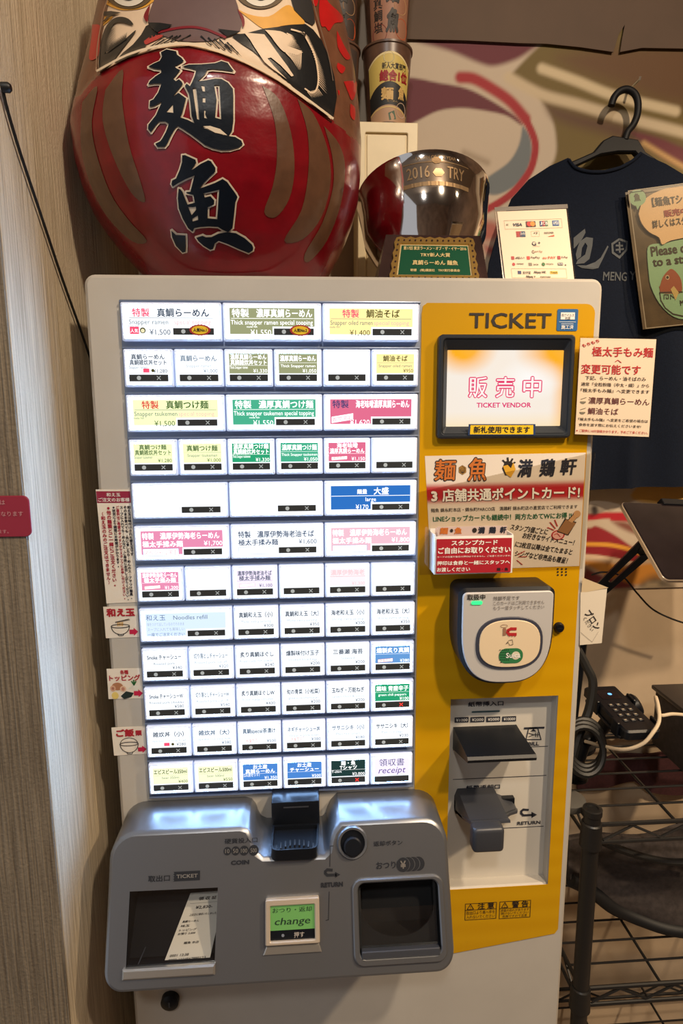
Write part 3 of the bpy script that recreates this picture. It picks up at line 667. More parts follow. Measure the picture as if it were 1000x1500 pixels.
b = MB(); x0, z0 = P_(690, 885.5); x1, z1 = P_(706, 880); b.plate(f, rrect(x0, z0, x1, z1, .0018), 0, .001, mat('status_lamp_green', (20, 120, 70), .3, emit=(60, 255, 140), es=1.2)); b.build('status_lamp', cr)
sup = lambda cx, cz, a, c, e=2.6, n=40: [(cx+a*math.copysign(abs(math.cos(t))**(2/e), math.cos(t)), cz+c*math.copysign(abs(math.sin(t))**(2/e), math.sin(t))) for t in [2*math.pi*i/n for i in range(n)]]
cx, cz = P_(745.5, 942); ra = (P_(795, 942)[0]-P_(697, 942)[0])/2; rc = (P_(745, 905)[1]-P_(745, 982)[1])/2
b = MB(); b.plate(f, sup(cx, cz, ra, rc), -.001, .0014, mat('reader_ring', (62, 64, 78), .35), b=.0008)
f2 = Fr((0, -.0506, 0), (1, 0, 0), (0, 0, 1)); b.plate(f2, sup(cx, cz, ra*.91, rc*.89), 0, .0012, M['pad'], b=.0006)
f3 = Fr((0, -.0520, 0), (1, 0, 0), (0, 0, 1)); P2 = lambda u, v: fx(u, v, -.052)
RD = ink((178, 36, 40)); TN = ink((150, 110, 86))
x0, z0 = P2(736, 931); x1, z1 = P2(741, 920); b.rect(f3, x0, z0, x1, z1, TN); x, z = P2(738, 917); b.stroke(f3, [(x+.0042*math.cos(t), z+.0017*math.sin(t)) for t in [i*.52 for i in range(12)]], .0005, TN, closed=True)
arc = [P2(*p) for p in ((755, 921), (748, 921), (744, 923), (743, 926), (745, 929), (755, 929))]; b.stroke(f3, arc, .0036, RD, .0004)
for u in (746, 750, 754): x, z = P2(u, 931.5); b.disc(f3, x, z, .0008, RD, .0006, 8)
hand = [P2(*p) for p in ((741, 943), (745, 938), (750, 937), (751, 944), (746, 945), (744, 941))]; b.stroke(f3, hand, .0005, INK, .0004, True)
GN = ink((46, 118, 70)); x0, z0 = P2(730, 972); x1, z1 = P2(766, 949); h = z1-z0; b.poly(f3, rrect(x0, z0, x1, z1, h*.46, 8), GN, (), .0003)
x, z = P2(755, 960); b.disc(f3, x, z, .0052, ink((214, 206, 180)), .0005)
random.seed(4)
for i in range(26):
    x, z = P2(732+i % 5*3.0+(i//5 % 2)*1.5, 952+i//5*3.6); b.disc(f3, x, z, .0008, ink((20, 40, 28)), .0005, 6)
x, z = P2(751, 963); TX(b, f3, 'Suica', x, z, .0088, WH, .024, off=.0008, bold=.02)
b.build('touch_pad', cr)
b = MB(); x, z = fx(817, 918); m_ = Matrix.Translation((x, 0, z)) @ Matrix.Rotation(math.pi/2, 4, 'X'); b.lathe([(.0068, 0), (.0068, .004), (.005, .007)], m_, M['black'], 20); b.box(x-.003, x+.003, -.0075, -.0065, z-.0005, z+.0005, M['blackm']); b.build('screw_knob', vm)

# ---- banknote unit in its recess
RY = .0185
b = MB(); b.box(R0x, R1x, RY, RY+.001, R0z, R1z, M['recess'])
for u0, v0, u1, v1 in ((663, 1097, 815, 1094), (663, 1141, 808, 1136), (727, 1213, 806, 1210)):
    p, q = fx(u0, v0, RY), fx(u1, v1, RY); b.box(max(R0x, p[0]), min(R1x-.002, q[0]), RY-.0004, RY, (p[1]+q[1])/2-.0004, (p[1]+q[1])/2+.0004, M['grey'])
f = Fr((0, RY-.0003, 0), (1, 0, 0), (0, 0, 1)); B_ = lambda u, v: fx(u, v, RY); DI = ink((44, 46, 56))
x0, z0 = B_(685, 1035); x1, z1 = B_(737, 1026); TB(b, f, '紙幣挿入口', x0, z0, x1, z1, DI, bold=.03)
x0, z0 = B_(690, 1044); x1, z1 = B_(732, 1040); b.poly(f, rrect(x0, z0, x1, z1, .0017), ink((60, 84, 88)))
for i, s in enumerate(('¥1000', '¥2000', '¥5000', '¥10000')):
    x0, z0 = B_(665.3+23.2*i, 1058.4-i*.5); x1, z1 = B_(686+23.2*i, 1050-i*.5); b.rect(f, x0, z0, x1, z1, DI); w = x1-x0; TB(b, f, s, x0+w*.1, z0+.0017, x1-w*.08, z1-.0017, WH, .0006, .01)
x0, z0 = B_(767, 1068); x1, z1 = B_(797, 1064); b.rect(f, x0, z0, x1, z1, DI)
tp = [B_(*p) for p in ((774, 1066), (787, 1066), (792, 1083), (770, 1083))]; b.stroke(f, tp, .0013, DI, closed=True); b.poly(f, [B_(776.5, 1071), B_(785, 1071), B_(781, 1067)], DI)
for p, q in (((774, 1079), (781, 1076)), ((774, 1073.5), (781, 1076)), ((781, 1076), (789, 1076)), ((784, 1073), (784, 1079)), ((787, 1073), (787, 1079))): b.stroke(f, [B_(*p), B_(*q)], .001, DI)
x0, z0 = B_(773, 1092); x1, z1 = B_(789, 1086); TB(b, f, 'BILL', x0, z0, x1, z1, DI, bold=.03)
x0, z0 = B_(682, 1157); x1, z1 = B_(732, 1148); TB(b, f, '紙幣返却口', x0, z0, x1, z1, DI, bold=.03)
def uarrow(b, f, F_, u, v, s, m, w):
    pts = [(u+12*s, v-5*s), (u+5*s, v-5.5*s), (u+2*s, v-3*s), (u+2*s, v), (u+5*s, v+3*s), (u+18*s, v+2.4*s)]
    b.stroke(f, [F_(*p) for p in pts], w, m); b.poly(f, [F_(u+17*s, v-2.2*s), F_(u+25*s, v+2*s), F_(u+17*s, v+7*s)], m)
uarrow(b, f, B_, 761, 1191, 1, DI, .0032)
x0, z0 = B_(757, 1208); x1, z1 = B_(791, 1201.5); TB(b, f, 'RETURN', x0, z0, x1, z1, DI, bold=.03)
bu = b.build('banknote_unit', vm)
# insertion hood: a wedge with a sloping top
xl = B_(663, 1066)[0]+.0005; xr = B_(756, 1064)[0]; zt = B_(663, 1065)[1]
y1, z1_ = atx(685, 1119, xl).yz; y1 = max(y1, -.055)
prof = [(RY, zt), (RY-.012, zt-.001), (y1+.003, z1_+.007), (y1, z1_+.004), (y1+.001, z1_), (RY, B_(663, 1097)[1])]
def prismx(b, prof, x0, x1, m, tap=0):
    n = len(prof); b.add([(x0, y, z) for y, z in prof]+[(x1+(tap if i in (2, 3, 4) else 0), y, z) for i, (y, z) in enumerate(prof)], [tuple(range(n)), tuple(range(2*n-1, n-1, -1))]+[(i, (i+1) % n, n+(i+1) % n, n+i) for i in range(n)], m)
b = MB(); prismx(b, prof, xl, xr, M['black']); b.build('bill_slot', bu)
# return chute with a tongue
xl = B_(665, 1168)[0]; xr = B_(751, 1167)[0]; zt = B_(665, 1168)[1]; zb = B_(663, 1213)[1]
b = MB(); b.box(xl, xr, RY-.008, RY, B_(665, 1187)[1], zt, M['black'], .001)
ty, tz = atx(697, 1230, xl+.004).yz; ty = max(ty, -.062)
out = [(0, 0), (xr-xl, 0), (xr-xl, -.010), (xr-xl-.004, -.017), (xr-xl-.016, -.024), (xr-xl-.025, -.032), (xr-xl-.028, -.050), (0.004, -.050), (0, -.03)]
o = V((xl, RY-.006, zt-.013)); tv = V((0, ty+.012-o.y, tz+.008-o.z)); tv = -tv/.050
fr = Fr(o, (1, 0, 0), tv); b.plate(fr, out, -.004, .0, M['grey'], b=.0008)
b.add([fr.P(*p, -.004) for p in out]+[(fr.P(*p).x, RY, max(fr.P(*p).z, zb)) for p in out], [(i, (i+1) % 9, 9+(i+1) % 9, 9+i) for i in range(9)], M['grey'])
tx0, tx1 = xl+.003, xl+.043
b.box(tx0, tx1, ty-.004, ty+.016, at(697, 1252, ty-.004).z, at(697, 1216, ty-.004).z, M['grey'], .0055, 4)
b.build('bill_return', bu)

# ---- lower coin and ticket housing
TO = V((.006, -.12, .755)); TVv = V((0, .06, .148)).normalized(); TH = Fr(TO, (1, 0, 0), TVv); TL_ = .1597; TW = .406
def T(u, v, off=0): p = atp(u, v, TO+TH.n*off, TH.n)-TO; return (p.x, p.dot(TVv))
top = TL_
nl = [T(u, v) for u, v in ((352, 1210), (363, 1215), (369, 1225), (372, 1238), (377, 1250), (386, 1256), (474, 1253), (481, 1246), (483, 1232), (488, 1218), (498, 1206))]
nl[0] = (nl[0][0], top); nl[-1] = (nl[-1][0], top)
o4 = rrect(0, -.009, TW, top, [.022, .022, .030, .030], 7)
outline = o4[:24]+nl[::-1]+o4[24:]
outline = ccw(outline)
hT = [T(*p) for p in ((184, 1424), (314, 1416), (319, 1300), (190, 1306))]
hC = rrect(*T(527, 1404), *T(640, 1287), .008)
b = MB(); Bv = .0045
fo = inset(outline, Bv); b.poly(TH, fo, M['silver'], [hT, hC], 0)
n = len(outline); back = [TH.P(p[0], p[1]) for p in outline]
b.add([TH.P(*p) for p in fo]+[V((p.x, p.y+Bv*.35, p.z)) for p in [TH.P(*((V(a)*.3+V(c)*.7)[:2])) for a, c in zip(fo, outline)]]+[V((p.x, p.y+Bv, p.z)) for p in back]+[V((p.x, 0, p.z)) for p in back],
      [(k*n+i, k*n+(i+1) % n, (k+1)*n+(i+1) % n, (k+1)*n+i) for k in range(3) for i in range(n)], M['silver'])
def well(b, h, deep, m, floor=None):
    n = len(h); ps = [TH.P(*p) for p in h]; bk = [V((p.x, min(-.003, p.y+deep), p.z)) for p in ps]
    b.add(ps+bk, [(i, (i+1) % n, n+(i+1) % n, n+i) for i in range(n)]+[tuple(range(n, 2*n))], m)
DK = ink((30, 32, 38)); f = Fr(TO+TH.n*.0003, (1, 0, 0), TVv)
def tb(s, u0, v0, u1, v1, m=DK, bold=.02): x0, z0 = T(u0, v1); x1, z1 = T(u1, v0); TB(b, f, s, min(x0, x1), z0, max(x0, x1), z1, m, .0005, bold)
tb('硬貨投入口', 329, 1226, 377, 1236); tb('COIN', 338, 1259, 365, 1267, bold=.05)
for u, s in ((333, '10'), (345, '50'), (357.5, '100'), (371.5, '500')):
    x, z = T(u, 1246.5-(u-333)*.03); r = .0046+(u-333)*.000035; b.disc(f, x, z, r, DK); TX(b, f, s, x, z-.0022, .0066, M['silver2'], .0075, off=.0007, bold=.01)
tb('取出口', 217, 1281, 249, 1292)
x0, z0 = T(254, 1291); x1, z1 = T(293, 1275); b.rect(f, x0, z0, x1, z1, DK); TB(b, f, 'TICKET', x0+.0035, z0+.0032, x1-.0025, z1-.003, M['silver2'], .0006, .03)
for i in range(4): b.disc(f, x0, z0+(z1-z0)*(i+.5)/4, .0009, M['silver'], .0005, 8)
tb('返却ボタン', 547, 1230, 589, 1239.5); tb('おつり', 551, 1261, 579, 1273)
x, z = T(590, 1266)
for k in (3, 2, 1): b.disc(f, x+.0062*k, z, .0078, DK, .0003+.0001*(3-k)); b.disc(f, x+.0062*(k-1)+.0008, z, .0078, M['silver'], .00035+.0001*(3-k))
b.disc(f, x, z, .0078, DK, .0008); TX(b, f, '¥', x, z-.0042, .0115, M['silver2'], off=.001, bold=.03)
for p, q in (((484, 1239), (488, 1239)), ((483.5, 1239), (483, 1269)), ((482, 1306), (481, 1347)), ((477, 1348), (481, 1347))): b.stroke(f, [T(*p), T(*q)], .0007, DK)
uarrow(b, f, T, 474.5, 1279, .95, DK, .0030); tb('RETURN', 470, 1291, 502, 1300, bold=.05)
hs = b.build('coin_housing', vm)
# wells, flaps and lips
b = MB(); well(b, [hT[0], hT[1], hT[2], hT[3]], .062, M['well'])
p0 = TH.P(*hT[0]); p1 = TH.P(*hT[1]); p2 = TH.P(*hT[2]); p3 = TH.P(*hT[3])
q = lambda p, dy, dz: V((p.x, p.y+dy, p.z+dz))
b.add([q(p0, .016, .002), q(p1, .016, .002), q(p2, .056, -.002), q(p3, .056, -.002)], [(0, 1, 2, 3)], M['well'])
b.add([q(p0, .006, .003)+V((.012, 0, 0)), q(p0, .006, .003)+V((.0132, 0, 0)), q(p3, .054, -.045)+V((.0342, 0, 0)), q(p3, .054, -.045)+V((.033, 0, 0))], [(0, 1, 2, 3)], M['grey'])
b.build('ticket_tray', hs)
b = MB(); b.poly(TH, hT, M['pane'], (), -.0015); b.build('ticket_flap', hs)
b = MB(); a0, a1 = T(184, 1426), T(315, 1418); b.plate(TH, [(hT[0][0]-.003, hT[0][1]-.007), (hT[1][0]+.001, hT[0][1]-.007), (hT[1][0]+.001, hT[0][1]+.004), (hT[0][0]-.003, hT[0][1]+.004)], -.002, .005, M['silver2'], b=.002); b.build('tray_lip', hs)
b = MB(); well(b, hC, .05, M['blackm']); cxm = (hC[0][0]+hC[10][0])/2
xs = [p[0] for p in hC]; zs_ = [p[1] for p in hC]; cx0, cx1, cz0, cz1 = min(xs), max(xs), min(zs_), max(zs_)
U = [(cx0+.004, cz1-.004)]+[((cx0+cx1)/2-(cx1-cx0-.008)/2*math.cos(t), cz0+.050-.034*math.sin(t)) for t in [math.pi*i/14 for i in range(15)]]+[(cx1-.004, cz1-.004)]
b.plate(TH, rrect(cx0+.001, cz0+.001, cx1-.001, cz1-.001, .007), -.012, -.010, mat('tray_inner_grey', (40, 40, 41), .6, spec=.2), [U])
b.build('coin_tray', hs)
b = MB(); b.plate(TH, rrect(cx0-.007, cz0-.008, cx1+.007, cz1+.005, .012), -.001, .0035, M['silver'], [rrect(cx0, cz0, cx1, cz1, .008)], b=.0015)
b.plate(TH, rrect(cx0+.002, cz0, cx1-.002, cz0+.008, .001), -.006, .0045, M['grey'], b=.001); b.build('coin_tray_rim', hs)
b = MB(); b.poly(TH, [(cx0+.003, cz0+.006), (cx1-.003, cz0+.006), (cx1-.003, cz0+.05), (cx0+.003, cz0+.05)], M['pane'], (), -.004); b.build('coin_flap', hs)
# change button
x0, z0 = T(389, 1383); x1, z1 = T(467, 1311); w, h = x1-x0, z1-z0
b = MB(); b.plate(TH, rrect(x0, z0, x1, z1, .002), -.001, .007, mat('button_frame', (196, 180, 160), .35, .3), [rrect(x0+w*.09, z0+h*.09, x1-w*.09, z1-h*.15, .001)], b=.0012)
b.plate(TH, [(x0-.003, z0-.011), (x1+.002, z0-.011), (x1-.001, z0-.002), (x0+.001, z0-.002)], -.001, .0025, M['silver2'], b=.001)
f = Fr(TO+TH.n*.003, (1, 0, 0), TVv); b.rect(f, x0+w*.08, z0+h*.30, x1-w*.08, z1-h*.14, mat('change_label', (86, 130, 70), .4, emit=(96, 150, 76), es=.4), 0); b.rect(f, x0+w*.08, z0+h*.08, x1-w*.08, z0+h*.30, M['black'], 0)
TB(b, f, 'おつり・返却', x0+w*.13, z0+h*.68, x1-w*.14, z0+h*.79, ink((24, 48, 30)), .0004, .01); TB(b, f, 'change', x0+w*.17, z0+h*.37, x1-w*.17, z0+h*.57, ink((24, 48, 30)), .0004, .01, .25)
TX(b, f, '押す', x0+w*.62, z0+h*.14, h*.13, ink((190, 180, 170)), off=.0004); b.disc(f, x0+w*.32, z0+h*.19, h*.035, ink((120, 126, 140)), .0004)
b.build('change_button', hs)
# return button
x, z = T(516, 1234); rr = (T(537, 1234)[0]-T(494, 1234)[0])/2; mt = Matrix(((1, 0, TH.n.x, 0), (0, TVv.y, TH.n.y, 0), (0, TVv.z, TH.n.z, 0), (0, 0, 0, 1))); mt.translation = TH.P(x, z)
b = MB(); b.lathe([(rr*.80, -.001), (rr*.84, .0032), (rr*.98, .0036), (rr*1.06, .001), (rr*1.08, -.001)], mt, M['silver'], 32, False); b.lathe([(rr*.95, -.001), (rr*.95, .0024), (rr*.66, .001)], mt, M['black'], 32); mt2 = mt.copy(); mt2.translation = TH.P(x, z-rr*.18); b.lathe([(rr*.62, 0), (rr*.62, .007), (rr*.52, .0085)], mt2, M['black'], 28); b.build('return_button', hs)
# coin slot
b = MB(); Yk = -.034
xa, zt = fx(397, 1176, Yk); xb, zm = fx(468, 1205, Yk); b.box(xa, xb, Yk, -.001, zm-.006, zt, M['black'], .0025)
sx, sz = fx(415, 1183, Yk); sx2, _ = fx(452, 1183, Yk); b.box(sx, sx2, Yk-.0006, Yk, sz-.0008, sz+.0008, M['grey'])
Yl = -.082; xc, zl = fx(396, 1246, Yl); xd, _ = fx(466, 1244, Yl)
ring = [(xa+.001, Yk, zm), (xb-.001, Yk, zm)]+[(xd-.008+.008*math.cos(t), Yl+.010-.010*math.sin(t), zl) for t in [math.pi/2*i/5 for i in range(6)]]+[(xc+.008-.008*math.sin(t), Yl+.010-.010*math.cos(t), zl) for t in [math.pi/2*i/5 for i in range(6)]]
def zz(y): return zl+(zm-zl)*max(0, (y-Yl)/(Yk-Yl))
ring = [(x, y, zz(y)+.0) for x, y, z in ring]; cen = (sum(p[0] for p in ring)/len(ring), sum(p[1] for p in ring)/len(ring))
inn = [(cen[0]+(x-cen[0])*.92, cen[1]+(y-cen[1])*.90, z) for x, y, z in ring]; n = len(ring)
low = [(x, y, z-.005) for x, y, z in inn]; bot = [(x, y, z-.014) for x, y, z in ring]
b.add(bot+ring+inn+low, [(k*n+i, k*n+(i+1) % n, (k+1)*n+(i+1) % n, (k+1)*n+i) for k in range(3) for i in range(n)]+[tuple(range(3*n, 4*n)), tuple(reversed(range(n)))], M['black'])
for i in range(9):
    a = (i-4)/4; x = cen[0]+a*.022; y = cen[1]+.006-.008*a*a
    b.box(x-.0011, x+.0011, y-.006, y+.004, zz(y)-.006, zz(y)-.0015, M['blackm'], .0004)
b.build('coin_slot', hs)
b = MB(); x, z = fx(250, 1462); b.lathe([(.012, 0), (.012, .008), (.009, .010)], Matrix.Translation((x, 0, z)) @ Matrix.Rotation(math.pi/2, 4, 'X'), M['black'], 24); b.box(x-.001, x+.001, -.0108, -.0098, z-.004, z+.004, M['grey']); b.build('key_lock', vm)

# ------------------------------------------------------------------ receipt lying in the ticket tray
fl = (p1-p0).cross((q(p3, .056, -.002)-q(p0, .016, .002))).normalized(); fo_ = q(p0, .0145, .002)
q = QF(*[atp(u, v, fo_, fl) for u, v in ((279, 1308), (330, 1304), (306, 1409), (238, 1415))])
b = MB(); b.rect(q, 0, 0, 1, 1, M['paper'], 0); b.rect(q, 0, 0, 1, 1, M['paper'], -.0004)
TB(b, q, '領 収 証', .3, .88, .8, .93, INK, .0004, .03); TB(b, q, '¥2,830-', .3, .75, .75, .80, INK, .0004, .03); b.rect(q, .1, .84, .95, .843, INK, .0004)
for i, (s, a0, a1, z) in enumerate((('上記正に領収いたしました', .2, .9, .66), ('真鯛らーめん', .08, .5, .57), ('味玉', .08, .3, .51), ('トッピング', .08, .5, .45), ('お預り 3,000', .08, .5, .40), ('麺魚 本店', .3, .65, .27), ('0001 12:38', .08, .5, .11), ('0002 1234567890123', .08, .9, .05))): TB(b, q, s, a0, z, a1, z+.034, INK, .0004, .02)
b.build('paper_receipt', org=q.P(.5, 0), label='narrow printed paper receipt lying in the ticket tray behind the clear flap', cat='receipt')

# ------------------------------------------------------------------ notices taped to the machine
def sheet(tl, tr, br, bl, Y, m=None, thick=.0006, mb=None, film=None):
    q = pq(tl, tr, br, bl, Y); mb = mb or MB(); mb.plate(q, [(0, 0), (1, 0), (1, 1), (0, 1)], -thick, 0, m or M['paper'])
    return q, mb
CR = ink((168, 26, 50)); BK = ink((34, 30, 40))
q, b = sheet((140, 717), (191, 717), (202, 882), (156, 884), -.0008)
b.rect(q, .01, .885, .99, .985, ink((150, 30, 60))); TB(b, q, '和え玉', .30, .940, .70, .972, WH, .0006, .02); TB(b, q, 'ご注文のお客様', .05, .895, .96, .930, WH, .0006, .02)
for x, s, z0, z1, m, w in ((.92, '和え玉は味付けされた替え玉です', .86, .42, BK, .08), (.81, 'そのまま食べても、先に食したらーめんのスープでつけ麺風、', .86, .03, BK, .08), (.70, 'スープに入れてらーめんなど、ご自由にお召し上がりください。', .86, .02, BK, .08), (.59, 'ご提供はご希望のタイミングでスタッフにお申し付けください。', .86, .03, CR, .08), (.475, '※状況により調理にお時間がかかります。', .86, .32, BK, .08), (.32, '※他の麺類とご一緒にご注文ください。', .86, .15, CR, .11), (.14, '（和え玉のみのご注文はできません）', .81, .17, CR, .11)): TV(b, q, s, x, z0, z1, m, w*1.2, .04)
b.build('order_notice', org=q.P(.5, 0), label='tall white notice strip with maroon heading and columns of vertical writing beside the menu buttons', cat='notice')
def arrow(b, q, x, y, w, h, m): b.poly(q, [(x, y-h*.28), (x+w*.5, y-h*.28), (x+w*.5, y-h*.5), (x+w, y), (x+w*.5, y+h*.5), (x+w*.5, y+h*.28), (x, y+h*.28)], m, (), .0005)
def bowl(b, q, cx, cy, w, h, m, noodles=False, t=.0006):
    rim = [(cx+w/2*math.cos(a), cy+h*.16*math.sin(a)) for a in [2*math.pi*i/20 for i in range(20)]]; bd = [(cx+w/2*math.cos(a), cy+h*.75*math.sin(a)) for a in [math.pi+math.pi*i/12 for i in range(13)]]
    b.stroke(q, rim, .022, m, t, True); b.stroke(q, bd, .022, m, t); b.stroke(q, [(cx-w*.16, cy-h*.74), (cx-w*.12, cy-h*.86), (cx+w*.12, cy-h*.86), (cx+w*.16, cy-h*.74)], .02, m, t)
    if noodles:
        for i in range(4): b.stroke(q, [(cx-w*.14+i*w*.09, cy+h*.02), (cx-w*.12+i*w*.09, cy+h*.35)], .022, ink((214, 160, 40)), t)
        b.stroke(q, [(cx-w*.25, cy+h*.33), (cx+w*.55, cy+h*.55)], .014, m, t+.0002); b.stroke(q, [(cx-w*.25, cy+h*.38), (cx+w*.5, cy+h*.62)], .014, m, t+.0002)
CB = ink((176, 30, 44)); AR = ink((196, 22, 66))
q, b = sheet((151, 889), (201, 888), (204, 933), (155, 935), -.0008)
TB(b, q, '和え玉', .08, .68, .92, .95, CB, .0005, .05); bowl(b, q, .46, .38, .54, .36, INK, True); arrow(b, q, .72, .18, .26, .26, AR)
b.build('refill_sign', org=q.P(.5, 0), label='small white sign with a noodle bowl drawing and red arrow under the tall notice', cat='sign')
q, b = sheet((156, 980), (207, 979), (210, 1023), (159, 1024), -.0008)
TB(b, q, '各種', .38, .82, .62, .96, CB, .0005, .04); TB(b, q, 'トッピング', .06, .60, .95, .80, CB, .0005, .04)
b.disc(q, .28, .42, .16, ink((176, 120, 84)), .0005, 16, .13); b.disc(q, .15, .36, .08, ink((214, 170, 140)), .0007, 14, .10); b.disc(q, .15, .36, .04, ink((170, 110, 90)), .0009, 10, .05); b.disc(q, .44, .34, .09, ink((224, 190, 160)), .0008, 14, .10); b.disc(q, .44, .34, .05, ink((190, 130, 110)), .001, 10, .06)
b.disc(q, .20, .12, .10, ink((226, 200, 110)), .0007, 16, .12); b.poly(q, [(.36, .10), (.52, .26), (.74, .20), (.66, .06), (.45, .0)], ink((24, 40, 34)), (), .0008); b.disc(q, .80, .36, .09, ink((232, 228, 214)), .0005, 14, .10); b.stroke(q, [(.74, .44), (.62, .34)], .05, ink((220, 220, 206)), .0006)
for p in ((.70, .58), (.76, .62), (.82, .58)): b.stroke(q, [(.76, .46), p], .04, ink((40, 110, 50)), .0007)
arrow(b, q, .74, .18, .26, .26, AR); b.build('topping_sign', org=q.P(.5, 0), label='small white sign with coloured topping drawings and red arrow at mid height', cat='sign')
q, b = sheet((163, 1066), (213, 1064), (216, 1104), (167, 1107), -.0008)
TB(b, q, 'ご飯', .12, .66, .66, .94, CB, .0005, .05); TB(b, q, '類', .69, .68, .88, .88, CB, .0005, .05); bowl(b, q, .48, .40, .54, .42, INK); b.stroke(q, [(.48+.26*math.cos(a), .40+.22*math.sin(a)) for a in [math.pi*i/10 for i in range(11)]], .02, INK, .0006); arrow(b, q, .73, .18, .26, .26, AR)
b.build('rice_sign', org=q.P(.5, 0), label='small white sign with a plain rice bowl drawing and red arrow, lowest of the column', cat='sign')

# yellow noodle notice at the edge of the display
q, b = sheet((850, 495), (961, 497), (950, 640), (842, 636), -.0138, ink((226, 204, 178)))
b.poly(q, [(-.012, -.02), (1.03, -.025), (1.03, 1.02), (-.012, 1.02)], M['clear'], (), -.0009)
R2 = ink((180, 24, 32)); D2 = ink((46, 30, 28)); D3 = ink((90, 24, 30))
TB(b, q, 'もちもち', .02, .93, .25, .965, R2, .0004, .03, rot=.32)
TB(b, q, '極太手もみ麺', .16, .815, .97, .915, R2, .0004, .02); TB(b, q, 'へ', .47, .755, .56, .785, R2, .0004, .02); TB(b, q, '変更可能です', .03, .635, .82, .735, R2, .0004, .02)
for s, a0, a1, z0, z1, m in (('下記、らーめん・油そばのみ', .09, .90, .572, .615, D2), ('通常『全粒粉麺（中太・細）』から', .04, .95, .508, .548, D2), ('『極太手もみ麺』へ変更できます', .04, .96, .445, .485, D2), ('濃厚真鯛らーめん', .15, .97, .325, .395, D3), ('鯛油そば', .15, .56, .215, .285, D3), ('『極太手もみ麺』へ変更をご希望の場合は', .03, .97, .145, .178, D2), ('食券を渡す際にお伝えくださいませ!', .04, .88, .088, .12, D2), ('※ ご提供に10分前後かかります。予めご了承ください。', .01, .98, .025, .055, R2)): TB(b, q, s, a0, z0, a1, z1, m, .0004, .015)
GB = ink((120, 112, 96))
for z in (.36, .25): b.poly(q, [(.045+.04*math.cos(a)+.035, z-.012+.025*math.sin(a)) for a in [math.pi+math.pi*i/8 for i in range(9)]], GB, (), .0004); b.stroke(q, [(.05, z+.01), (.12, z+.03)], .006, GB, .0004)
b.build('thick_noodle_notice', org=q.P(.5, 0), label='cream laminated notice with red and black writing overlapping the display edge', cat='notice')

# point card poster
q = pq((622, 668), (857.5, 663), (848, 829), (631, 836), -.0012); b = MB()
def pc(a, c):
    wht = np.array(sl((226, 214, 200))); rd = np.array(sl((176, 16, 30))); k = max(0, 1-abs(c-.675)/.105); k = min(1, k*1.7); k = k*k*(3-2*k); return tuple(wht*(1-k)+rd*k)
b.plate(q, [(0, 0), (1, 0), (1, 1), (0, 1)], -.0005, 0, M['paper']); b.grid(q, 0, 0, 1, 1, 2, 48, pc, M['print'], .0002)
OR = ink((196, 108, 40)); GD = ink((190, 140, 60)); N2 = ink((28, 32, 48)); GN2 = ink((30, 100, 66))
for s, a0, z0, a1, z1, m in (('麺', .055, .79, .185, .965, OR), ('魚', .265, .78, .38, .975, OR)): TB(b, q, s, a0-.006, z0-.01, a1+.006, z1+.01, INK, .0005, .055, .1); TB(b, q, s, a0, z0, a1, z1, m, .0008, .02, .1)
hexa = [(.228+.027*math.cos(a), .875+.042*math.sin(a)) for a in [math.pi/6+i*math.pi/3 for i in range(6)]]; b.poly(q, hexa, INK, (), .0005); TX(b, q, '魚', .228, .86, .05, GD, off=.0008); b.stroke(q, [(.228+(x-.228)*.85, .875+(y-.875)*.85) for x, y in hexa], .004, GD, .0007, True)
b.disc(q, .515, .88, .040, INK, .0005, 6, .07); b.poly(q, [(.48, .90), (.50, .83), (.53, .80), (.56, .87), (.545, .93), (.53, .88), (.51, .91)], ink((214, 160, 40)), (), .0008)
for p in ((.48, .95), (.51, .97), (.54, .96), (.555, .93)): b.stroke(q, [(.515, .90), p], .012, INK, .0006)
TB(b, q, '満', .575, .80, .665, .955, N2, .0006, .04, .12); TB(b, q, '鶏', .715, .80, .81, .955, N2, .0006, .04, .12); TB(b, q, '軒', .845, .81, .945, .955, N2, .0006, .04, .12)
for i, (m, of, g) in enumerate(((INK, .0005, .004), (WH, .0008, 0))):
    TB(b, q, '3', .025+g, .61-g, .065+g, .70-g, m, of, .05); TB(b, q, '店舗共通ポイントカード!', .095+g, .605-g, .975+g, .715-g, m, of, .035)
TB(b, q, '麺魚 錦糸町本店・錦糸町PARCO店　満鶏軒 錦糸町店の直営店でご利用できます', .02, .515, .965, .55, INK, .0005, .01)
TB(b, q, 'LINEショップカードも継続中！両方ためてWにお得 !!', .03, .43, .93, .485, GN2, .0005, .03)
for s, a0, z0, a1, z1 in (('スタンプ5個ごとに', .53, .315, .78, .37), ('お好きなサイドメニュー！', .61, .225, .96, .28), ('に2枚目以降は全てたまると', .56, .145, .95, .20), ('シングなど非売品も贈呈！', .56, .065, .92, .12)): TB(b, q, s, a0, z0, a1, z1, INK, .0005, .03, .15, rot=-.17)
BRN = ink((150, 106, 66)); SK = ink((196, 150, 104))
b.disc(q, .845, .285, .045, ink((176, 30, 40)), .0005, 20, .045); b.disc(q, .845, .285, .036, ink((224, 170, 160)), .0007, 20, .036); b.stroke(q, [(.82, .29), (.84, .30), (.86, .27)], .005, ink((176, 30, 40)), .0009)
b.stroke(q, [(.885, .32), (.915, .39)], .085, INK, .0008); b.stroke(q, [(.885, .325), (.915, .385)], .076, BRN, .001); b.stroke(q, [(.925, .41), (.965, .47)], .042, INK, .0008); b.stroke(q, [(.925, .41), (.963, .465)], .034, SK, .0012); b.disc(q, .963, .468, .024, SK, .0013, 14, .032)
for p in (((.79, .40), (.825, .345)), ((.775, .355), (.815, .33)), ((.82, .42), (.838, .365))): b.stroke(q, p, .009, ink((176, 60, 50)), .0007)
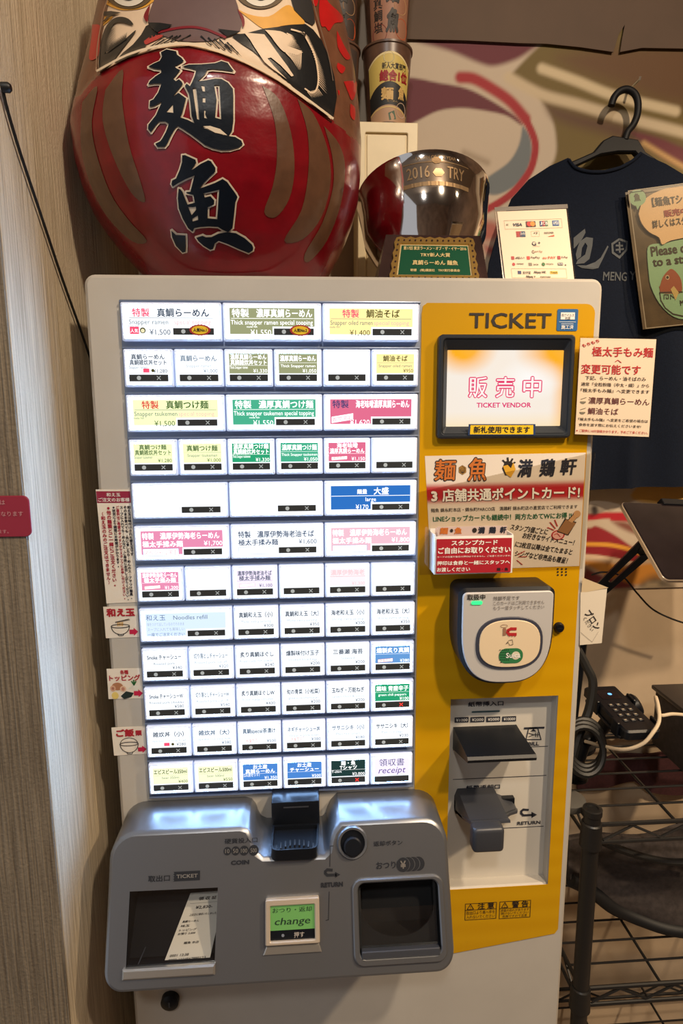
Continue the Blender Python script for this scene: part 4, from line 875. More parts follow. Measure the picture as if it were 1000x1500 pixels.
for p in (((.575, .07), (.61, .03)), ((.585, .10), (.64, .10)), ((.58, .12), (.625, .15))): b.stroke(q, p, .007, ink((176, 60, 50)), .0007)
b.build('point_card_poster', org=q.P(.5, 0), label='wide white poster with a red gradient band and a rubber stamp drawing under the display', cat='poster')
b = MB(); c = pq((604, 668), (626, 668), (628, 842), (606, 838), -.003); c = QF(at(611, 720, -.0022), at(872, 660, -.0022), at(852, 833, -.0022), at(614, 842, -.0022)); b.plate(c, [(0, 0), (1, 0), (1, .99), (0, .99)], 0, .0004, M['clear']); b.build('poster_sleeve', org=c.P(.5, 0), label='clear plastic sleeve over the red banded poster', cat='sleeve')

# card holder with cards
Yh = -.032; xa, zb = fx(637, 840.5, Yh); xb, zt = fx(751, 786, Yh)
ch = thing('card_holder', ((xa+xb)/2, -.0028, zb), 'white card box with a red stamp card label in front of the poster', 'card holder')
WT = mat('white_acrylic', (232, 228, 222), .3)
b = MB(); t = .0016; Yq = -.0028
b.box(xa-.001, xb+.001, Yh, Yh+t, zb-.001, zt+.0015, WT, .0004); b.box(xa-.001, xa-.001+t, Yh+t, Yq, zb-.001, zt+.003, WT); b.box(xb+.001-t, xb+.001, Yh+t, Yq, zb-.001, zt+.003, WT); b.box(xa-.001, xb+.001, Yq-t, Yq, zb-.001, zt+.006, WT); b.box(xa, xb, Yh+t, Yq-t, zb-.001, zb+.001, WT); b.build('holder_box', ch)
b = MB(); f = Fr((xa, Yh-.0006, zb), (xb-xa, 0, 0), (0, 0, zt-zb)); b.plate(f, [(.01, .01), (.985, .01), (.985, .97), (.01, .97)], 0, .0004, ink((170, 24, 40)))
TB(b, f, 'スタンプカード', .20, .79, .80, .93, WH, .0007, .035); TB(b, f, 'ご自由にお取りください', .03, .56, .97, .74, WH, .0007, .04); TB(b, f, 'カードの位置や後日の押印はできません。ご注意くださいませ。', .02, .45, .98, .50, WH, .0007, .01); TB(b, f, '押印は食券と一緒にスタッフへ', .02, .24, .97, .36, WH, .0007, .03); TB(b, f, 'お渡しください', .02, .06, .45, .18, WH, .0007, .03); TB(b, f, '麺・魚', .80, .05, .95, .14, INK, .0007, .03)
b.build('label', ch, label='red label with white writing')
M['stamp'] = mat('stamp_card_paper', (206, 184, 176), .5)
for i in range(2):
    y = -.014-.008*i; b = MB(); x0, x1 = xa+.003+.001*(i % 2), xb-.006+.0015*(i % 3); zc = zt+.0105 if i else zt+.0078
    fr = Fr((x0, y, zb+.0012), (x1-x0, 0, 0), V((0, -.02, 1)).normalized()*(zc-zb)); b.plate(fr, [(0, 0), (1, 0), (1, 1), (0, 1)], -.0006, 0, M['stamp'])
    for s, a0, a1, m in (('麺', .03, .15, OR), ('魚', .24, .35, OR), ('満', .58, .68, N2), ('鶏', .74, .84, N2), ('軒', .90, .99, N2)): TB(b, fr, s, a0, .83, a1, .985, m, .0004, .05, .1)
    b.disc(fr, .20, .91, .025, INK, .0004, 6, .045); b.disc(fr, .53, .91, .035, INK, .0004, 8, .06)
    b.build('stamp_card', org=(x0, y, zb), label=('pale pink stamp card standing in the white card box, '+('behind the front card', 'foremost of the cards')[i]), cat='card', group='stamp cards in the card box')
# ------------------------------------------------------------------ daruma doll on top of the machine
DT = [(1.5520, .062, .258), (1.560, .050, .268), (1.578, .035, .2813), (1.598, .016, .293), (1.618, .0005, .303), (1.642, -.0145, .3125), (1.665, -.0235, .319), (1.70, -.031, .3228), (1.735, -.0325, .3235), (1.775, -.022, .3205), (1.812, -.010, .316), (1.85, .001, .308), (1.886, .011, .2985), (1.93, .021, .288), (1.97, .040, .268), (2.0, .066, .242), (2.02, .095, .213), (2.03, .13, .178), (2.033, .150, .158)]
dz = [p[0] for p in DT]; dl = [p[1] for p in DT]; dr = [p[2] for p in DT]; CY = .125
arch_px = [(85, 178), (100, 160), (116, 143), (146, 108), (188, 86), (232, 73), (276, 69), (320, 79), (364, 97), (408, 121), (452, 152), (483, 176), (510, 199), (545, 228)]
_ap = [at(u, v, -.03) for u, v in arch_px]; ax_ = [p.x for p in _ap]; az_ = [p.z for p in _ap]
def dsurf(x, z):
    l, r = np.interp(z, dz, dl), np.interp(z, dz, dr); c, a = (l+r)/2, (r-l)/2; u = (x-c)/max(a, 1e-4)
    if abs(u) >= 1: return CY+.0*abs(u)
    s = math.sqrt(1-u*u); y = CY-a*.96*s**.9
    k = min(1, max(0, (z-np.interp(x, ax_, az_)+.002)/.014)); k = k*k*(3-2*k)
    y += .007*k*min(1, max(0, (1-abs(u))/.25))
    return y
def dnorm(x, z):
    e = .003; gx = (dsurf(x+e, z)-dsurf(x-e, z))/(2*e); gz = (dsurf(x, z+e)-dsurf(x, z-e))/(2*e); n = V((gx, -1, gz)); return n.normalized()
def DP(u, v, off=0):
    d = ray(u, v); lo = None; prev = None; best = None
    for i in range(41):
        Y = -.075+(CY+.075)*i/40; p = CAM+d*((Y-CAM.y)/d.y); g = p.y-dsurf(p.x, p.z)
        if best is None or abs(g) < best[0]: best = (abs(g), Y)
        if g >= 0:
            a, c = (prev if prev is not None else Y), Y
            for _ in range(12):
                m_ = (a+c)/2; p = CAM+d*((m_-CAM.y)/d.y)
                if p.y-dsurf(p.x, p.z) >= 0: c = m_
                else: a = m_
            best = (0, c); break
        prev = Y
    p = CAM+d*((best[1]-CAM.y)/d.y)
    return p+dnorm(p.x, p.z)*off
for _k in range(3):
    _ap = sorted((DP(u, v) for u, v in arch_px), key=lambda p: p.x); ax_ = [p.x for p in _ap]; az_ = [p.z for p in _ap]
def dens(p, st):
    r = []
    for i in range(len(p)):
        a, c = p[i-1], p[i]; k = max(1, int(math.hypot(c[0]-a[0], c[1]-a[1])/st))
        r += [(a[0]+(c[0]-a[0])*j/k, a[1]+(c[1]-a[1])*j/k) for j in range(k)]
    return r
def decal(b, poly, m, layer, holes=(), st=5):
    loops = [dens(q, st) for q in [poly]+list(holes)]; vs = []; ed = []
    for l in loops:
        k = len(vs); vs += [V(p).to_2d() for p in l]; ed += [(k+i, k+(i+1) % len(l)) for i in range(len(l))]
    Pn = np.array(poly); lo, hi = Pn.min(0), Pn.max(0)
    gx, gy = np.meshgrid(np.arange(lo[0]+st/2, hi[0], st), np.arange(lo[1]+st/2, hi[1], st)); Q = np.stack([gx.ravel(), gy.ravel()], 1)
    if len(Q):
        sd = poly_sd(Q, poly)
        for h in holes: sd = np.maximum(sd, -poly_sd(Q, h))
        vs += [V(p).to_2d() for p in Q[sd < -st*.35]]
    rv, re, rf, *_ = G.delaunay_2d_cdt(vs, ed, [], 0, 1e-4)
    cn = np.array([[sum(rv[i][k] for i in f)/3 for k in (0, 1)] for f in rf]); sd = poly_sd(cn, poly)
    for h in holes: sd = np.maximum(sd, -poly_sd(cn, h))
    b.add([DP(p[0], p[1], .0006*layer) for p in rv], [tuple(f) for f, s_ in zip(rf, sd) if s_ < 0], m)
def dstroke(b, pts, w, m, layer, closed=False):
    n = len(pts)
    for i in range(n if closed else n-1):
        a = V(pts[i]).to_2d(); c = V(pts[(i+1) % n]).to_2d(); d = c-a; L_ = d.length
        if L_ < .01: continue
        d /= L_; q = V((-d.y, d.x))*w/2; a = a-d*w*.35; c = c+d*w*.35; k = max(1, int(L_/9))
        for j in range(k):
            s0 = a+(c-a)*(j/k); s1 = a+(c-a)*((j+1)/k); lo = .0006*layer+(i % 2)*4e-5; b.add([DP(*(s0-q), lo), DP(*(s1-q), lo), DP(*(s1+q), lo), DP(*(s0+q), lo)], [(0, 1, 2, 3)], m)
def dtri(b, base, tip, w, m, layer):
    a, c = V(base).to_2d(), V(tip).to_2d(); d = (c-a).normalized(); q = V((-d.y, d.x))*w/2; mid = (a+c)/2
    P = [a-q, a+q, mid+q*.6, mid-q*.6, c]; P = [DP(*p, .0006*layer) for p in P]; b.add(P, [(0, 3, 2, 1), (3, 4, 2)], m)
dm = thing('daruma_doll', (.16, CY, 1.5515), 'large red papier-mache daruma doll with black brush lettering on top of the machine', 'doll')
b = MB(); NT, NZ = 220, 200; zs = np.linspace(1.5520, 2.033, NZ+1); vs = []
for z in zs:
    l, r = np.interp(z, dz, dl), np.interp(z, dz, dr); c, a = (l+r)/2, (r-l)/2
    for j in range(NT):
        t = 2*math.pi*j/NT
        if t <= math.pi: x = c-a*math.cos(t); vs.append((x, min(CY, dsurf(x, z)), z))
        else: x = c-a*math.cos(t); vs.append((x, CY+a*.92*math.sqrt(max(0, 1-((x-c)/a)**2)), z))
fr_, fh_ = [], []
for i in range(NZ):
    for j in range(NT):
        f = (i*NT+j, i*NT+(j+1) % NT, (i+1)*NT+(j+1) % NT, (i+1)*NT+j); p = vs[f[0]]
        (fh_ if p[2] > np.interp(p[0], ax_, az_) or (p[1] > CY and p[2] > 1.72) else fr_).append(f)
b.add(vs, fr_+[tuple(range(NT))], M['red']); k = b.mi(M['hood']); b.f += fh_+[tuple(NZ*NT+j for j in range(NT))]; b.m += [k]*(len(fh_)+1)
b.build('body', dm, sharp=70)
c1 = lambda *p: [(100+x/2.273, y/2.273) for x, y in p]
c3 = lambda *p: [(100+x/4.348, y/4.348) for x, y in p]
c4 = lambda *p: [(310+x/4.348, y/4.348) for x, y in p]
sm = lambda p, n=4: smooth_line(list(p)+[p[0]], n)[:-1]
# painted robe bands and hood patches
b = MB()
for p in (((645, 285), (700, 330), (740, 440), (752, 560), (735, 660), (690, 722), (652, 705), (680, 620), (694, 520), (685, 400)), ((762, 330), (815, 380), (860, 490), (872, 600), (842, 720), (780, 795), (718, 800), (775, 700), (798, 570), (795, 440)), ((850, 420), (900, 480), (920, 560), (905, 680), (860, 800), (800, 870), (786, 845), (845, 740), (880, 620), (877, 520)),
          ((125, 300), (182, 232), (180, 330), (203, 480), (240, 600), (256, 672), (210, 640), (150, 520), (116, 400)), ((48, 340), (98, 288), (80, 400), (92, 500), (140, 640), (200, 730), (262, 800), (215, 803), (130, 720), (70, 600), (43, 480))):
    b = MB(); decal(b, sm(c1(*p)), M['brown'], 1); b.build('robe_band', dm)
for p in (c4((692, -60), (745, 20), (800, 70), (832, 112), (828, 142), (780, 150), (745, 200), (722, 172), (695, 165), (680, 60)), c4((795, 195), (840, 290), (880, 365), (850, 378), (800, 300)), c4((800, 400), (848, 432), (825, 470), (795, 432)), c4((838, 520), (918, 520), (912, 600), (890, 640), (868, 595)), c4((880, 660), (910, 690), (907, 765), (880, 735)), c4((800, 575), (812, 580), (808, 610)), c3((155, 158), (205, 165), (203, 240), (200, 340), (170, 380), (135, 372), (150, 240)), c4((640, -60), (680, -30), (665, 40), (640, 20))):
    b = MB(); decal(b, sm(p, 3), M['hred'], 1); b.build('red_patch', dm)
# face
b = MB(); FC = [(146, 107), (144, 92), (147, 70), (152, 45), (158, 15), (166, -20), (185, -55), (250, -66), (330, -66), (400, -58), (432, -40), (446, -8), (459, 25), (470, 62), (479, 100), (486, 130), (488, 152), (484, 175), (452, 151.5), (408, 120.5), (364, 96.5), (320, 78.5), (276, 68.5), (232, 72.5), (188, 85.5)]
decal(b, FC, M['face'], 1)
decal(b, sm(c3((300, -40), (600, -40), (540, 20), (470, 60), (350, 70), (262, 40), (250, 20))), M['ochre'], 2); decal(b, sm(c3((236, 108), (290, 112), (240, 160), (228, 165)), 3), M['ochre'], 2)
decal(b, sm(c4((130, 40), (230, 95), (360, 110), (470, 40), (520, 60), (590, 152), (500, 162), (425, 175), (440, 195), (500, 205), (580, 260), (520, 250), (440, 205), (330, 190), (230, 120))), M['ochre'], 2)
for cx_, s in ((381, 1), (191, -1)):
    el = lambda rx, ry, dx=0, dy=0: [(cx_+dx+rx*math.cos(a), -16+dy+ry*math.sin(a)) for a in [2*math.pi*i/36 for i in range(36)]]
    decal(b, el(38, 31), mat('eye_ring_olive', (96, 78, 52), .5), 3); decal(b, el(29, 28), mat('eye_white', (224, 216, 200), .35), 4); decal(b, el(16, 20), M['dblack'], 5)
b.build('face', dm)
b = MB(); NS = [(219, 38), (220, 22), (227, 2), (240, -22), (285, -34), (330, -24), (345, 2), (351, 24), (353, 42), (346, 50), (330, 53), (312, 61), (285, 64), (262, 62), (245, 56), (232, 50)]
decal(b, sm(NS, 3), M['taupe'], 3); DR = mat('daruma_dark_red', (120, 18, 30), .4)
ml = smooth_line([(234, 50), (250, 46), (268, 43), (285, 42.5), (303, 46), (320, 53), (330, 57)], 4); dstroke(b, ml, 3.6, DR, 4)
decal(b, sm(c3((530, 40), (505, 75), (488, 120), (512, 152), (520, 100)), 3), DR, 4); decal(b, sm(c4((160, 65), (200, 115), (208, 160), (197, 186), (185, 130)), 3), DR, 4)
decal(b, sm(c3((488, 270), (540, 236), (605, 232), (590, 250), (540, 275), (498, 294)), 3), mat('daruma_lip_red', (176, 62, 54), .45), 3)
decal(b, c3((515, 158), (590, 160), (668, 172), (640, 196), (600, 206), (575, 222), (540, 195)), M['dblack'], 5); decal(b, c4((40, 198), (110, 206), (185, 214), (140, 232), (95, 245)), M['dblack'], 5)
b.build('nose', dm)
b = MB(); BKD = M['dblack']
# left cheek
decal(b, sm(c3((205, 468), (203, 400), (213, 300), (240, 195), (285, 135), (335, 115), (390, 128), (422, 166), (390, 164), (345, 152), (300, 160), (270, 210), (246, 290), (250, 345), (300, 310), (360, 265), (432, 203), (425, 226), (345, 330), (280, 415)), 3), BKD, 3)
for i in range(20):
    t = i/19; x0, y0 = 250+26*t*t-6*t, 340-160*t; dtri(b, c3((x0-12, y0+6))[0], c3((x0+78-30*t, y0-46+34*t))[0], 1.5, BKD, 4)
for i in range(16):
    t = i/15; dtri(b, c3((262+110*t, 345-80*t))[0], c3((290+95*t, 275-62*t))[0], 1.5, BKD, 4)
decal(b, c3((500, 175), (520, 165), (545, 200), (590, 226), (520, 255), (490, 285), (505, 300), (440, 352), (335, 402), (300, 412), (355, 345), (420, 290), (470, 230)), BKD, 3)
decal(b, c3((225, 82), (280, 78), (342, 88), (300, 104), (236, 108)), mat('whisker_grey', (70, 62, 52), .5), 3)
for i in range(5): dtri(b, c3((232+6*i, 150-9*i))[0], c3((285+9*i, 112-3*i))[0], 1.2, BKD, 4)
for p, q in (((510, 330), (622, 244)), ((560, 306), (672, 238)), ((612, 290), (700, 240)), ((655, 285), (722, 236)), ((700, 282), (784, 234)), ((846, 240), (912, 306)), ((892, 250), (962, 328)), ((930, 258), (998, 334)), ((962, 262), (1040, 345)), ((1010, 280), (1080, 352))): dtri(b, c3(p)[0], c3(q)[0], 2.6, BKD, 4); dtri(b, c3(q)[0], c3(p)[0], 2.0, BKD, 4)
for p, q in (((85, 290), (130, 340)), ((120, 300), (190, 380))): dtri(b, c4(p)[0], c4(q)[0], 2.6, BKD, 4)
# right cheek: one black field with cream feathers over it
decal(b, c4((130, 240), (165, 225), (210, 222), (330, 190), (425, 178), (510, 164), (592, 160), (640, 195), (692, 262), (738, 362), (774, 495), (790, 620), (768, 752), (720, 738), (640, 672), (570, 612), (500, 545), (440, 500), (345, 404), (260, 330), (190, 285)), BKD, 3)
decal(b, c4((490, -40), (600, -40), (632, 20), (652, 150), (636, 168), (590, 142), (520, 70)), mat('beard_grey', (44, 42, 42), .4), 3)
decal(b, c4((205, 222), (330, 232), (372, 290), (425, 365), (470, 425), (514, 492), (500, 498), (430, 425), (372, 378), (350, 384), (395, 438), (470, 521), (380, 452), (330, 405), (270, 315), (240, 265)), M['face'], 5)
decal(b, sm(c4((335, 204), (430, 212), (480, 238), (530, 285), (562, 335), (540, 360), (500, 350), (450, 340), (400, 285), (372, 245)), 3), M['face'], 5)
for i in range(15):
    t = i/14; dtri(b, c4((470+85*t, 225+120*t))[0], c4((512+70*t-10*t, 240+105*t))[0], 2.0, M['face'], 5)
for i in range(10):
    t = i/9; dtri(b, c4((465+95*t, 345-5*t))[0], c4((500+58*t+12*math.sin(3*t), 385+75*math.sin(2.2*t)))[0], 1.8, M['face'], 5)
for i in range(12):
    t = i/11; dtri(b, c4((560+30*t, 330-100*t))[0], c4((470+60*t, 300-85*t))[0], 1.3, BKD, 6)
cs = smooth_line(c4((500, 200), (570, 225), (612, 290), (645, 360), (662, 440), (668, 520), (655, 580), (625, 600), (585, 576)), 4); dstroke(b, cs, 2.4, M['face'], 5)
for i in range(22):
    t = i/21; x, y = c4((575+95*math.sin(1.6*t), 215+330*t))[0]; dtri(b, (x, y), (x+9+3*t, y+10+4*t), 1.0, M['face'], 5)
for i in range(9):
    t = i/8; x, y = c4((600+66*t, 596-20*t))[0]; dtri(b, (x, y), (x+7, y+10), 1.1, M['face'], 5)
dstroke(b, smooth_line(c4((632, 10), (660, 120), (690, 220), (722, 330), (745, 430), (760, 520)), 3), 1.0, mat('beard_line', (120, 100, 84), .5), 5)
b.build('beard', dm)
b = MB(); dstroke(b, smooth_line([(146, 108), (188, 86), (232, 73), (276, 69), (320, 79), (364, 97), (408, 121), (452, 152), (484, 176)], 5), 2.6, M['dcream'], 6); dstroke(b, smooth_line(c3((195, 470), (200, 380), (206, 300), (225, 190), (240, 100), (262, 30), (290, -40)), 3), 1.6, mat('face_edge', (150, 120, 96), .5), 6); b.build('face_border', dm)
# brush lettering
b = MB(); g1 = lambda *p: [(200+x/5.556, 70+y/5.556) for x, y in p]; g2 = lambda *p: [(230+x/6.25, 210+y/6.25) for x, y in p]
L1 = g1((205, 50), (250, 28), (328, 42), (335, 70), (370, 95), (390, 122), (345, 150), (312, 163), (330, 180), (362, 195), (335, 225), (303, 262), (325, 280), (350, 265), (372, 285), (382, 305), (345, 350), (297, 410), (345, 375), (408, 420), (395, 470), (378, 535), (362, 572), (420, 592), (480, 622), (545, 655), (640, 700), (740, 722), (800, 730), (850, 760), (862, 790), (832, 815), (760, 835), (690, 837), (620, 822), (560, 797), (500, 750), (440, 705), (380, 665), (340, 642), (320, 660), (290, 712), (255, 787), (235, 810), (180, 812), (160, 785), (200, 765), (215, 745), (245, 690), (270, 625), (240, 605), (190, 605), (160, 640), (125, 692), (103, 665), (105, 630), (165, 555), (215, 445), (155, 480), (115, 490), (118, 440), (145, 428), (185, 370), (210, 300), (150, 300), (103, 308), (118, 278), (165, 240), (208, 215), (208, 190), (150, 183), (103, 166), (150, 140), (195, 120), (215, 85))
H1 = [g1((302, 470), (306, 536), (250, 530))]
L2 = g1((372, 166), (430, 150), (530, 148), (640, 138), (690, 120), (740, 135), (772, 180), (792, 204), (700, 192), (620, 185), (580, 190), (560, 225), (515, 268), (500, 282), (560, 275), (640, 260), (690, 262), (742, 292), (782, 342), (786, 400), (786, 480), (786, 600), (776, 680), (748, 722), (720, 702), (680, 667), (600, 642), (545, 645), (520, 660), (478, 630), (452, 560), (442, 450), (430, 380), (398, 318), (412, 300), (438, 322), (455, 290), (478, 235), (490, 192), (440, 180))
H2 = [g1((460, 336), (488, 336), (505, 480), (513, 592), (496, 586), (478, 470)), g1((528, 315), (556, 320), (561, 366), (540, 362)), g1((540, 415), (563, 415), (563, 455), (540, 452)), g1((552, 512), (566, 520), (560, 545), (578, 582), (552, 576)), g1((632, 312), (676, 312), (690, 588), (640, 574), (652, 430))]
F1 = g2((235, 110), (260, 108), (355, 150), (362, 180), (315, 245), (330, 240), (400, 190), (470, 155), (495, 165), (535, 225), (535, 260), (480, 310), (430, 360), (388, 412), (450, 390), (530, 360), (600, 325), (640, 350), (720, 460), (735, 490), (715, 540), (705, 640), (690, 770), (650, 806), (600, 785), (560, 760), (480, 755), (400, 760), (345, 770), (330, 802), (290, 770), (240, 680), (205, 590), (197, 500), (203, 412), (218, 415), (238, 440), (262, 500), (285, 556), (350, 540), (338, 470), (275, 455), (272, 442), (310, 440), (320, 400), (347, 295), (280, 320), (200, 360), (150, 393), (138, 370), (145, 338), (180, 320), (215, 240), (235, 170))
HF = [g2((290, 578), (330, 580), (358, 575), (362, 602), (320, 652)), g2((325, 686), (376, 655), (381, 695), (330, 710)), g2((425, 456), (570, 422), (552, 688), (465, 680), (465, 582), (522, 556), (526, 520), (490, 480), (440, 492))]
F2 = g2((138, 792), (180, 830), (266, 835), (268, 930), (266, 985), (240, 992), (180, 930), (145, 850)); F3 = g2((362, 856), (420, 838), (450, 852), (500, 850), (560, 820), (640, 805), (720, 815), (800, 860), (866, 920), (878, 950), (872, 975), (836, 997), (750, 962), (650, 916), (565, 885), (530, 910), (515, 960), (490, 967), (430, 930), (385, 890))
for p, hs_ in ((L1, H1), (L2, H2), (F1, HF), (F2, []), (F3, [])):
    for q in [p]+hs_: dstroke(b, q, 4.6, M['dcream'], 2, True)
    decal(b, p, M['navy'], 4, hs_)
for hp in (H2[1], H2[2], H2[3], HF[0], HF[1], H1[0]): decal(b, hp, M['dcream'], 3)
decal(b, g1((545, 645), (600, 642), (680, 667), (738, 718), (640, 697)), M['dcream'], 5)
b.build('brush_lettering', dm)

# ------------------------------------------------------------------ cream box and noodle cups behind
YB2 = .300
p1 = at(612, 180, YB2); bx1 = p1.x; bzt = p1.z; bx0 = at(524, 300, YB2).x
bb = thing('cream_steel_box', ((bx0+bx1)/2, .34, ZT), 'cream enamelled steel box standing behind the mirror bowl trophy', 'box')
b = MB(); b.box(bx0, bx1, YB2+.004, .383, ZT+.0002, bzt, M['creambox'], .002); b.build('box_shell', bb)
f = Fr((0, YB2+.004, 0), (1, 0, 0), (0, 0, 1)); b = MB(); r = [rrect(bx0+.012, ZT+.02, bx1-.016, bzt-.015, .002)]
b.plate(f, [(bx0, ZT+.0002), (bx1, ZT+.0002), (bx1, bzt), (bx0, bzt)], 0, .004, M['creambox'], r, .0008); b.build('door_frame', bb)
b = MB(); b.plate(f, rrect(bx0+.0145, ZT+.0225, bx1-.0185, bzt-.0175, .002), 0, .0025, M['creambox'], b=.0008); b.build('door', bb)
CUPY = YB2+.043
def cup(px0, px1, label, zb, style):
    a = at(px0, 178, CUPY-.02); c = at(px1, 178, CUPY-.02); cx = (a.x+c.x)/2; r0 = (c.x-a.x)/2*1.02; r1 = r0*1.26; h = .118
    t = thing('noodle_cup', (cx, CUPY, zb), label, 'noodle cup', 'tall noodle cups on the cream box')
    m = MB(); mt = Matrix.Translation((cx, CUPY, zb)); m.lathe([(r0*.9, 0), (r0, .002), (r1, h-.003), (r1+.002, h-.002), (r1+.002, h+.001), (r1*.96, h+.0015)], mt, M['cupbase'], 40); m.build('cup', t)
    cf = CylF((cx, CUPY, zb), r0, r1, h); g = lambda x0, y0, x1, y1, m_, off: mm.grid(cf, x0, y0, x1, y1, 16, 4, lambda a, c: (1, 1, 1), m_, off)
    mm = MB(); w = r0*1.15
    def arcband(y0a, y0b, y1a, y1b, m_, off):     # lower edge y0 (centre, side), upper edge y1
        n = 20; vs = []
        for i in range(n+1):
            s = -1+2*i/n; vs += [cf.P(s*w, y0a+(y0b-y0a)*s*s, off), cf.P(s*w, y1a+(y1b-y1a)*s*s, off)]
        mm.add(vs, [(2*i, 2*i+2, 2*i+3, 2*i+1) for i in range(n)], m_)
    if style == 'award':
        arcband(.006, .004, .032, .020, ink((176, 140, 110)), .0004); arcband(.026, .016, .028, .018, ink((206, 176, 110)), .0006)
        arcband(.030, .018, .062, .042, ink((26, 26, 26)), .0005); arcband(.062, .042, .0645, .044, ink((206, 176, 100)), .0007)
        arcband(.064, .044, .100, .082, ink((204, 180, 96)), .0005); arcband(.100, .082, .103, .085, ink((226, 206, 150)), .0007)
        for s, x0, y0, x1, y1, m_, bo in (('新人大賞部門', -.012, .079, .026, .088, INK, .02), ('総合1位', -.016, .062, .031, .078, ink((150, 24, 30)), .05), ('麺', -.014, .036, .006, .054, ink((206, 168, 100)), .05), ('魚', .014, .038, .026, .056, ink((206, 168, 100)), .05), ('らーめん', -.004, .0335, .014, .036, ink((180, 150, 100)), 0)): TB(mm, cf, s, x0, y0, x1, y1, m_, .0009, bo)
        mm.disc(cf, .022, .024, .011, ink((186, 160, 140)), .0008); mm.disc(cf, -.002, .095, .008, ink((186, 172, 120)), .0008); mm.poly(cf, [(.0, .008), (.012, .010), (.008, .022), (-.002, .018)], ink((60, 90, 66)), (), .0008)
    else:
        arcband(.002, .002, .110, .110, ink((150, 104, 80)) if style == 'art' else ink((66, 54, 48)), .0004)
        mm.disc(cf, .022, .020, .014, ink((186, 78, 34)), .0007); mm.disc(cf, -.018, .012, .013, ink((120, 46, 40)), .0007); mm.disc(cf, .018, .05, .012, ink((170, 130, 90)), .0007)
        TB(mm, cf, '魚', -.006, .012, .016, .046, INK, .0009, .06, .1); TB(mm, cf, '麺', -.006, .052, .016, .086, INK, .0009, .06, .1); TV(mm, cf, '真鯛塩', -.02, .06, .012, INK, None, .03)
    mm.build('cup_label', t)
    return h
M['cupbase'] = mat('cup_card', (92, 66, 52), .35, var=.2, vs=90)
h = cup(541, 596, 'tall noodle cup with a yellow and black award label standing on the cream box', bzt, 'award')
cup(541, 596, 'noodle cup with dark brush lettering stacked on the award label cup', bzt+h+.0018, 'art')
YL_ = .09
h = cup(472, 521, 'dark noodle cup half hidden between the doll and the award label cup', bzt, 'dark')
cup(472, 521, 'dark noodle cup stacked on the half hidden cup behind the doll', bzt+h+.0018, 'dark')

# ------------------------------------------------------------------ trophy
tl, tr = at(565, 343, .075), at(704, 346, .075); bl, br = at(552, 407, .035), at(716, 408, .035); bl.z = br.z = ZT+.0005; tl.z = tr.z = (tl.z+tr.z)/2
ty = thing('bowl_trophy', ((bl.x+br.x)/2, .08, ZT), 'mirror-polished bowl trophy on a dark wood base with a green plaque', 'trophy')
b = MB(); D = .042; tops = [tl, tr, tr+V((-.004, D*.55, 0)), tl+V((.004, D*.55, 0))]; bots = [bl, br, br+V((0, D+.02, 0)), bl+V((0, D+.02, 0))]
b.add(bots+tops, [(0, 1, 2, 3), (4, 5, 6, 7)]+[(i, (i+1) % 4, 4+(i+1) % 4, 4+i) for i in range(4)], M['wood']); b.build('base', ty)
q = QF(tl, tr, br, bl); pn = [(.11, .02), (.905, .02), (.905, .90), (.11, .90)]
b = MB(); wv = []
for i in range(4):
    a, c = V(pn[i]).to_2d(), V(pn[(i+1) % 4]).to_2d(); k = 16 if i % 2 == 0 else 8; nn = (c-a).normalized(); nn = V((nn.y, -nn.x))
    wv += [a+(c-a)*j/k+nn*(.012 if j % 2 else -.004)*(1 if i % 2 else 2) for j in range(k)]
b.plate(q, [(p.x, p.y) for p in wv], 0, .003, M['gold'], [[(.165, .12), (.855, .12), (.855, .78), (.165, .78)]], .0006)
for i in range(14):
    for z in (.84, .06): x, y = .14+.735*i/13, z; b.disc(q, x, y, .010, M['wood'], .0034, 8, .022)
for i in range(6):
    for x in (.137, .882): b.disc(q, x, .15+.6*i/5, .010, M['wood'], .0034, 8, .022)
pqo = b.build('plaque', ty)
b = MB(); b.rect(q, .165, .12, .855, .78, ink((196, 176, 130), .3), .0008); b.rect(q, .178, .15, .842, .755, ink((14, 76, 52), .3), .0011); GL = ink((226, 200, 140), .35)
for s, x0, y0, x1, y1 in (('第17回 東京ラーメン・オブ・ザ・イヤー2016', .20, .655, .825, .735), ('TRY新人大賞', .37, .515, .66, .60), ('真鯛らーめん 麺魚', .30, .345, .73, .445), ('寄贈　(株)講談社　TRY実行委員会', .285, .20, .745, .265)): TB(b, q, s, x0, y0, x1, y1, GL, .0016, .02)
b.build('plaque_plate', pqo, label='green plate with pale gold writing')
# bowl: lathe tilted back so that its outside faces the room
tilt = math.radians(-21)
R_ = (at(715, 290, .16).x-at(520, 300, .16).x)/2
Yc = .190; rc = at(618, 309, Yc); hb = (rc.z-ZT-.003)/math.cos(tilt); cb = V((rc.x, Yc+hb*math.sin(tilt), ZT+.016))
pr_ = [(.0, .046), (.02, .047), (.14, .054), (.32, .070), (.52, .0845), (.72, R_*.945), (.88, R_*.985), (1.0, R_)]
prof = [(.001, .003)]+[(r, h*hb) for h, r in pr_]+[(R_*1.012, hb+.0012), (R_*1.0, hb+.002)]+[(r-.002, h*hb+.002) for h, r in pr_[::-1]]+[(.001, .005)]
mt = Matrix.Translation(cb) @ Matrix.Rotation(tilt, 4, 'X')
b = MB(); b.lathe(prof, mt, M['chrome'], 64, False); b.build('bowl', ty, sharp=60)
class BowlF:                                             # on the outside of the bowl: a = angle, b = height on the profile
    asp = 1
    def P(s, a, b_, c=0):
        r = np.interp(b_/hb, [h for h, _ in pr_], [r_ for _, r_ in pr_])+c; t = a/.07-math.pi/2; return mt @ V((r*math.cos(t), r*math.sin(t), b_))
ET = mat('engraving', (150, 122, 88), .35, .6); b = MB(); bf = BowlF(); k0 = hb*.74
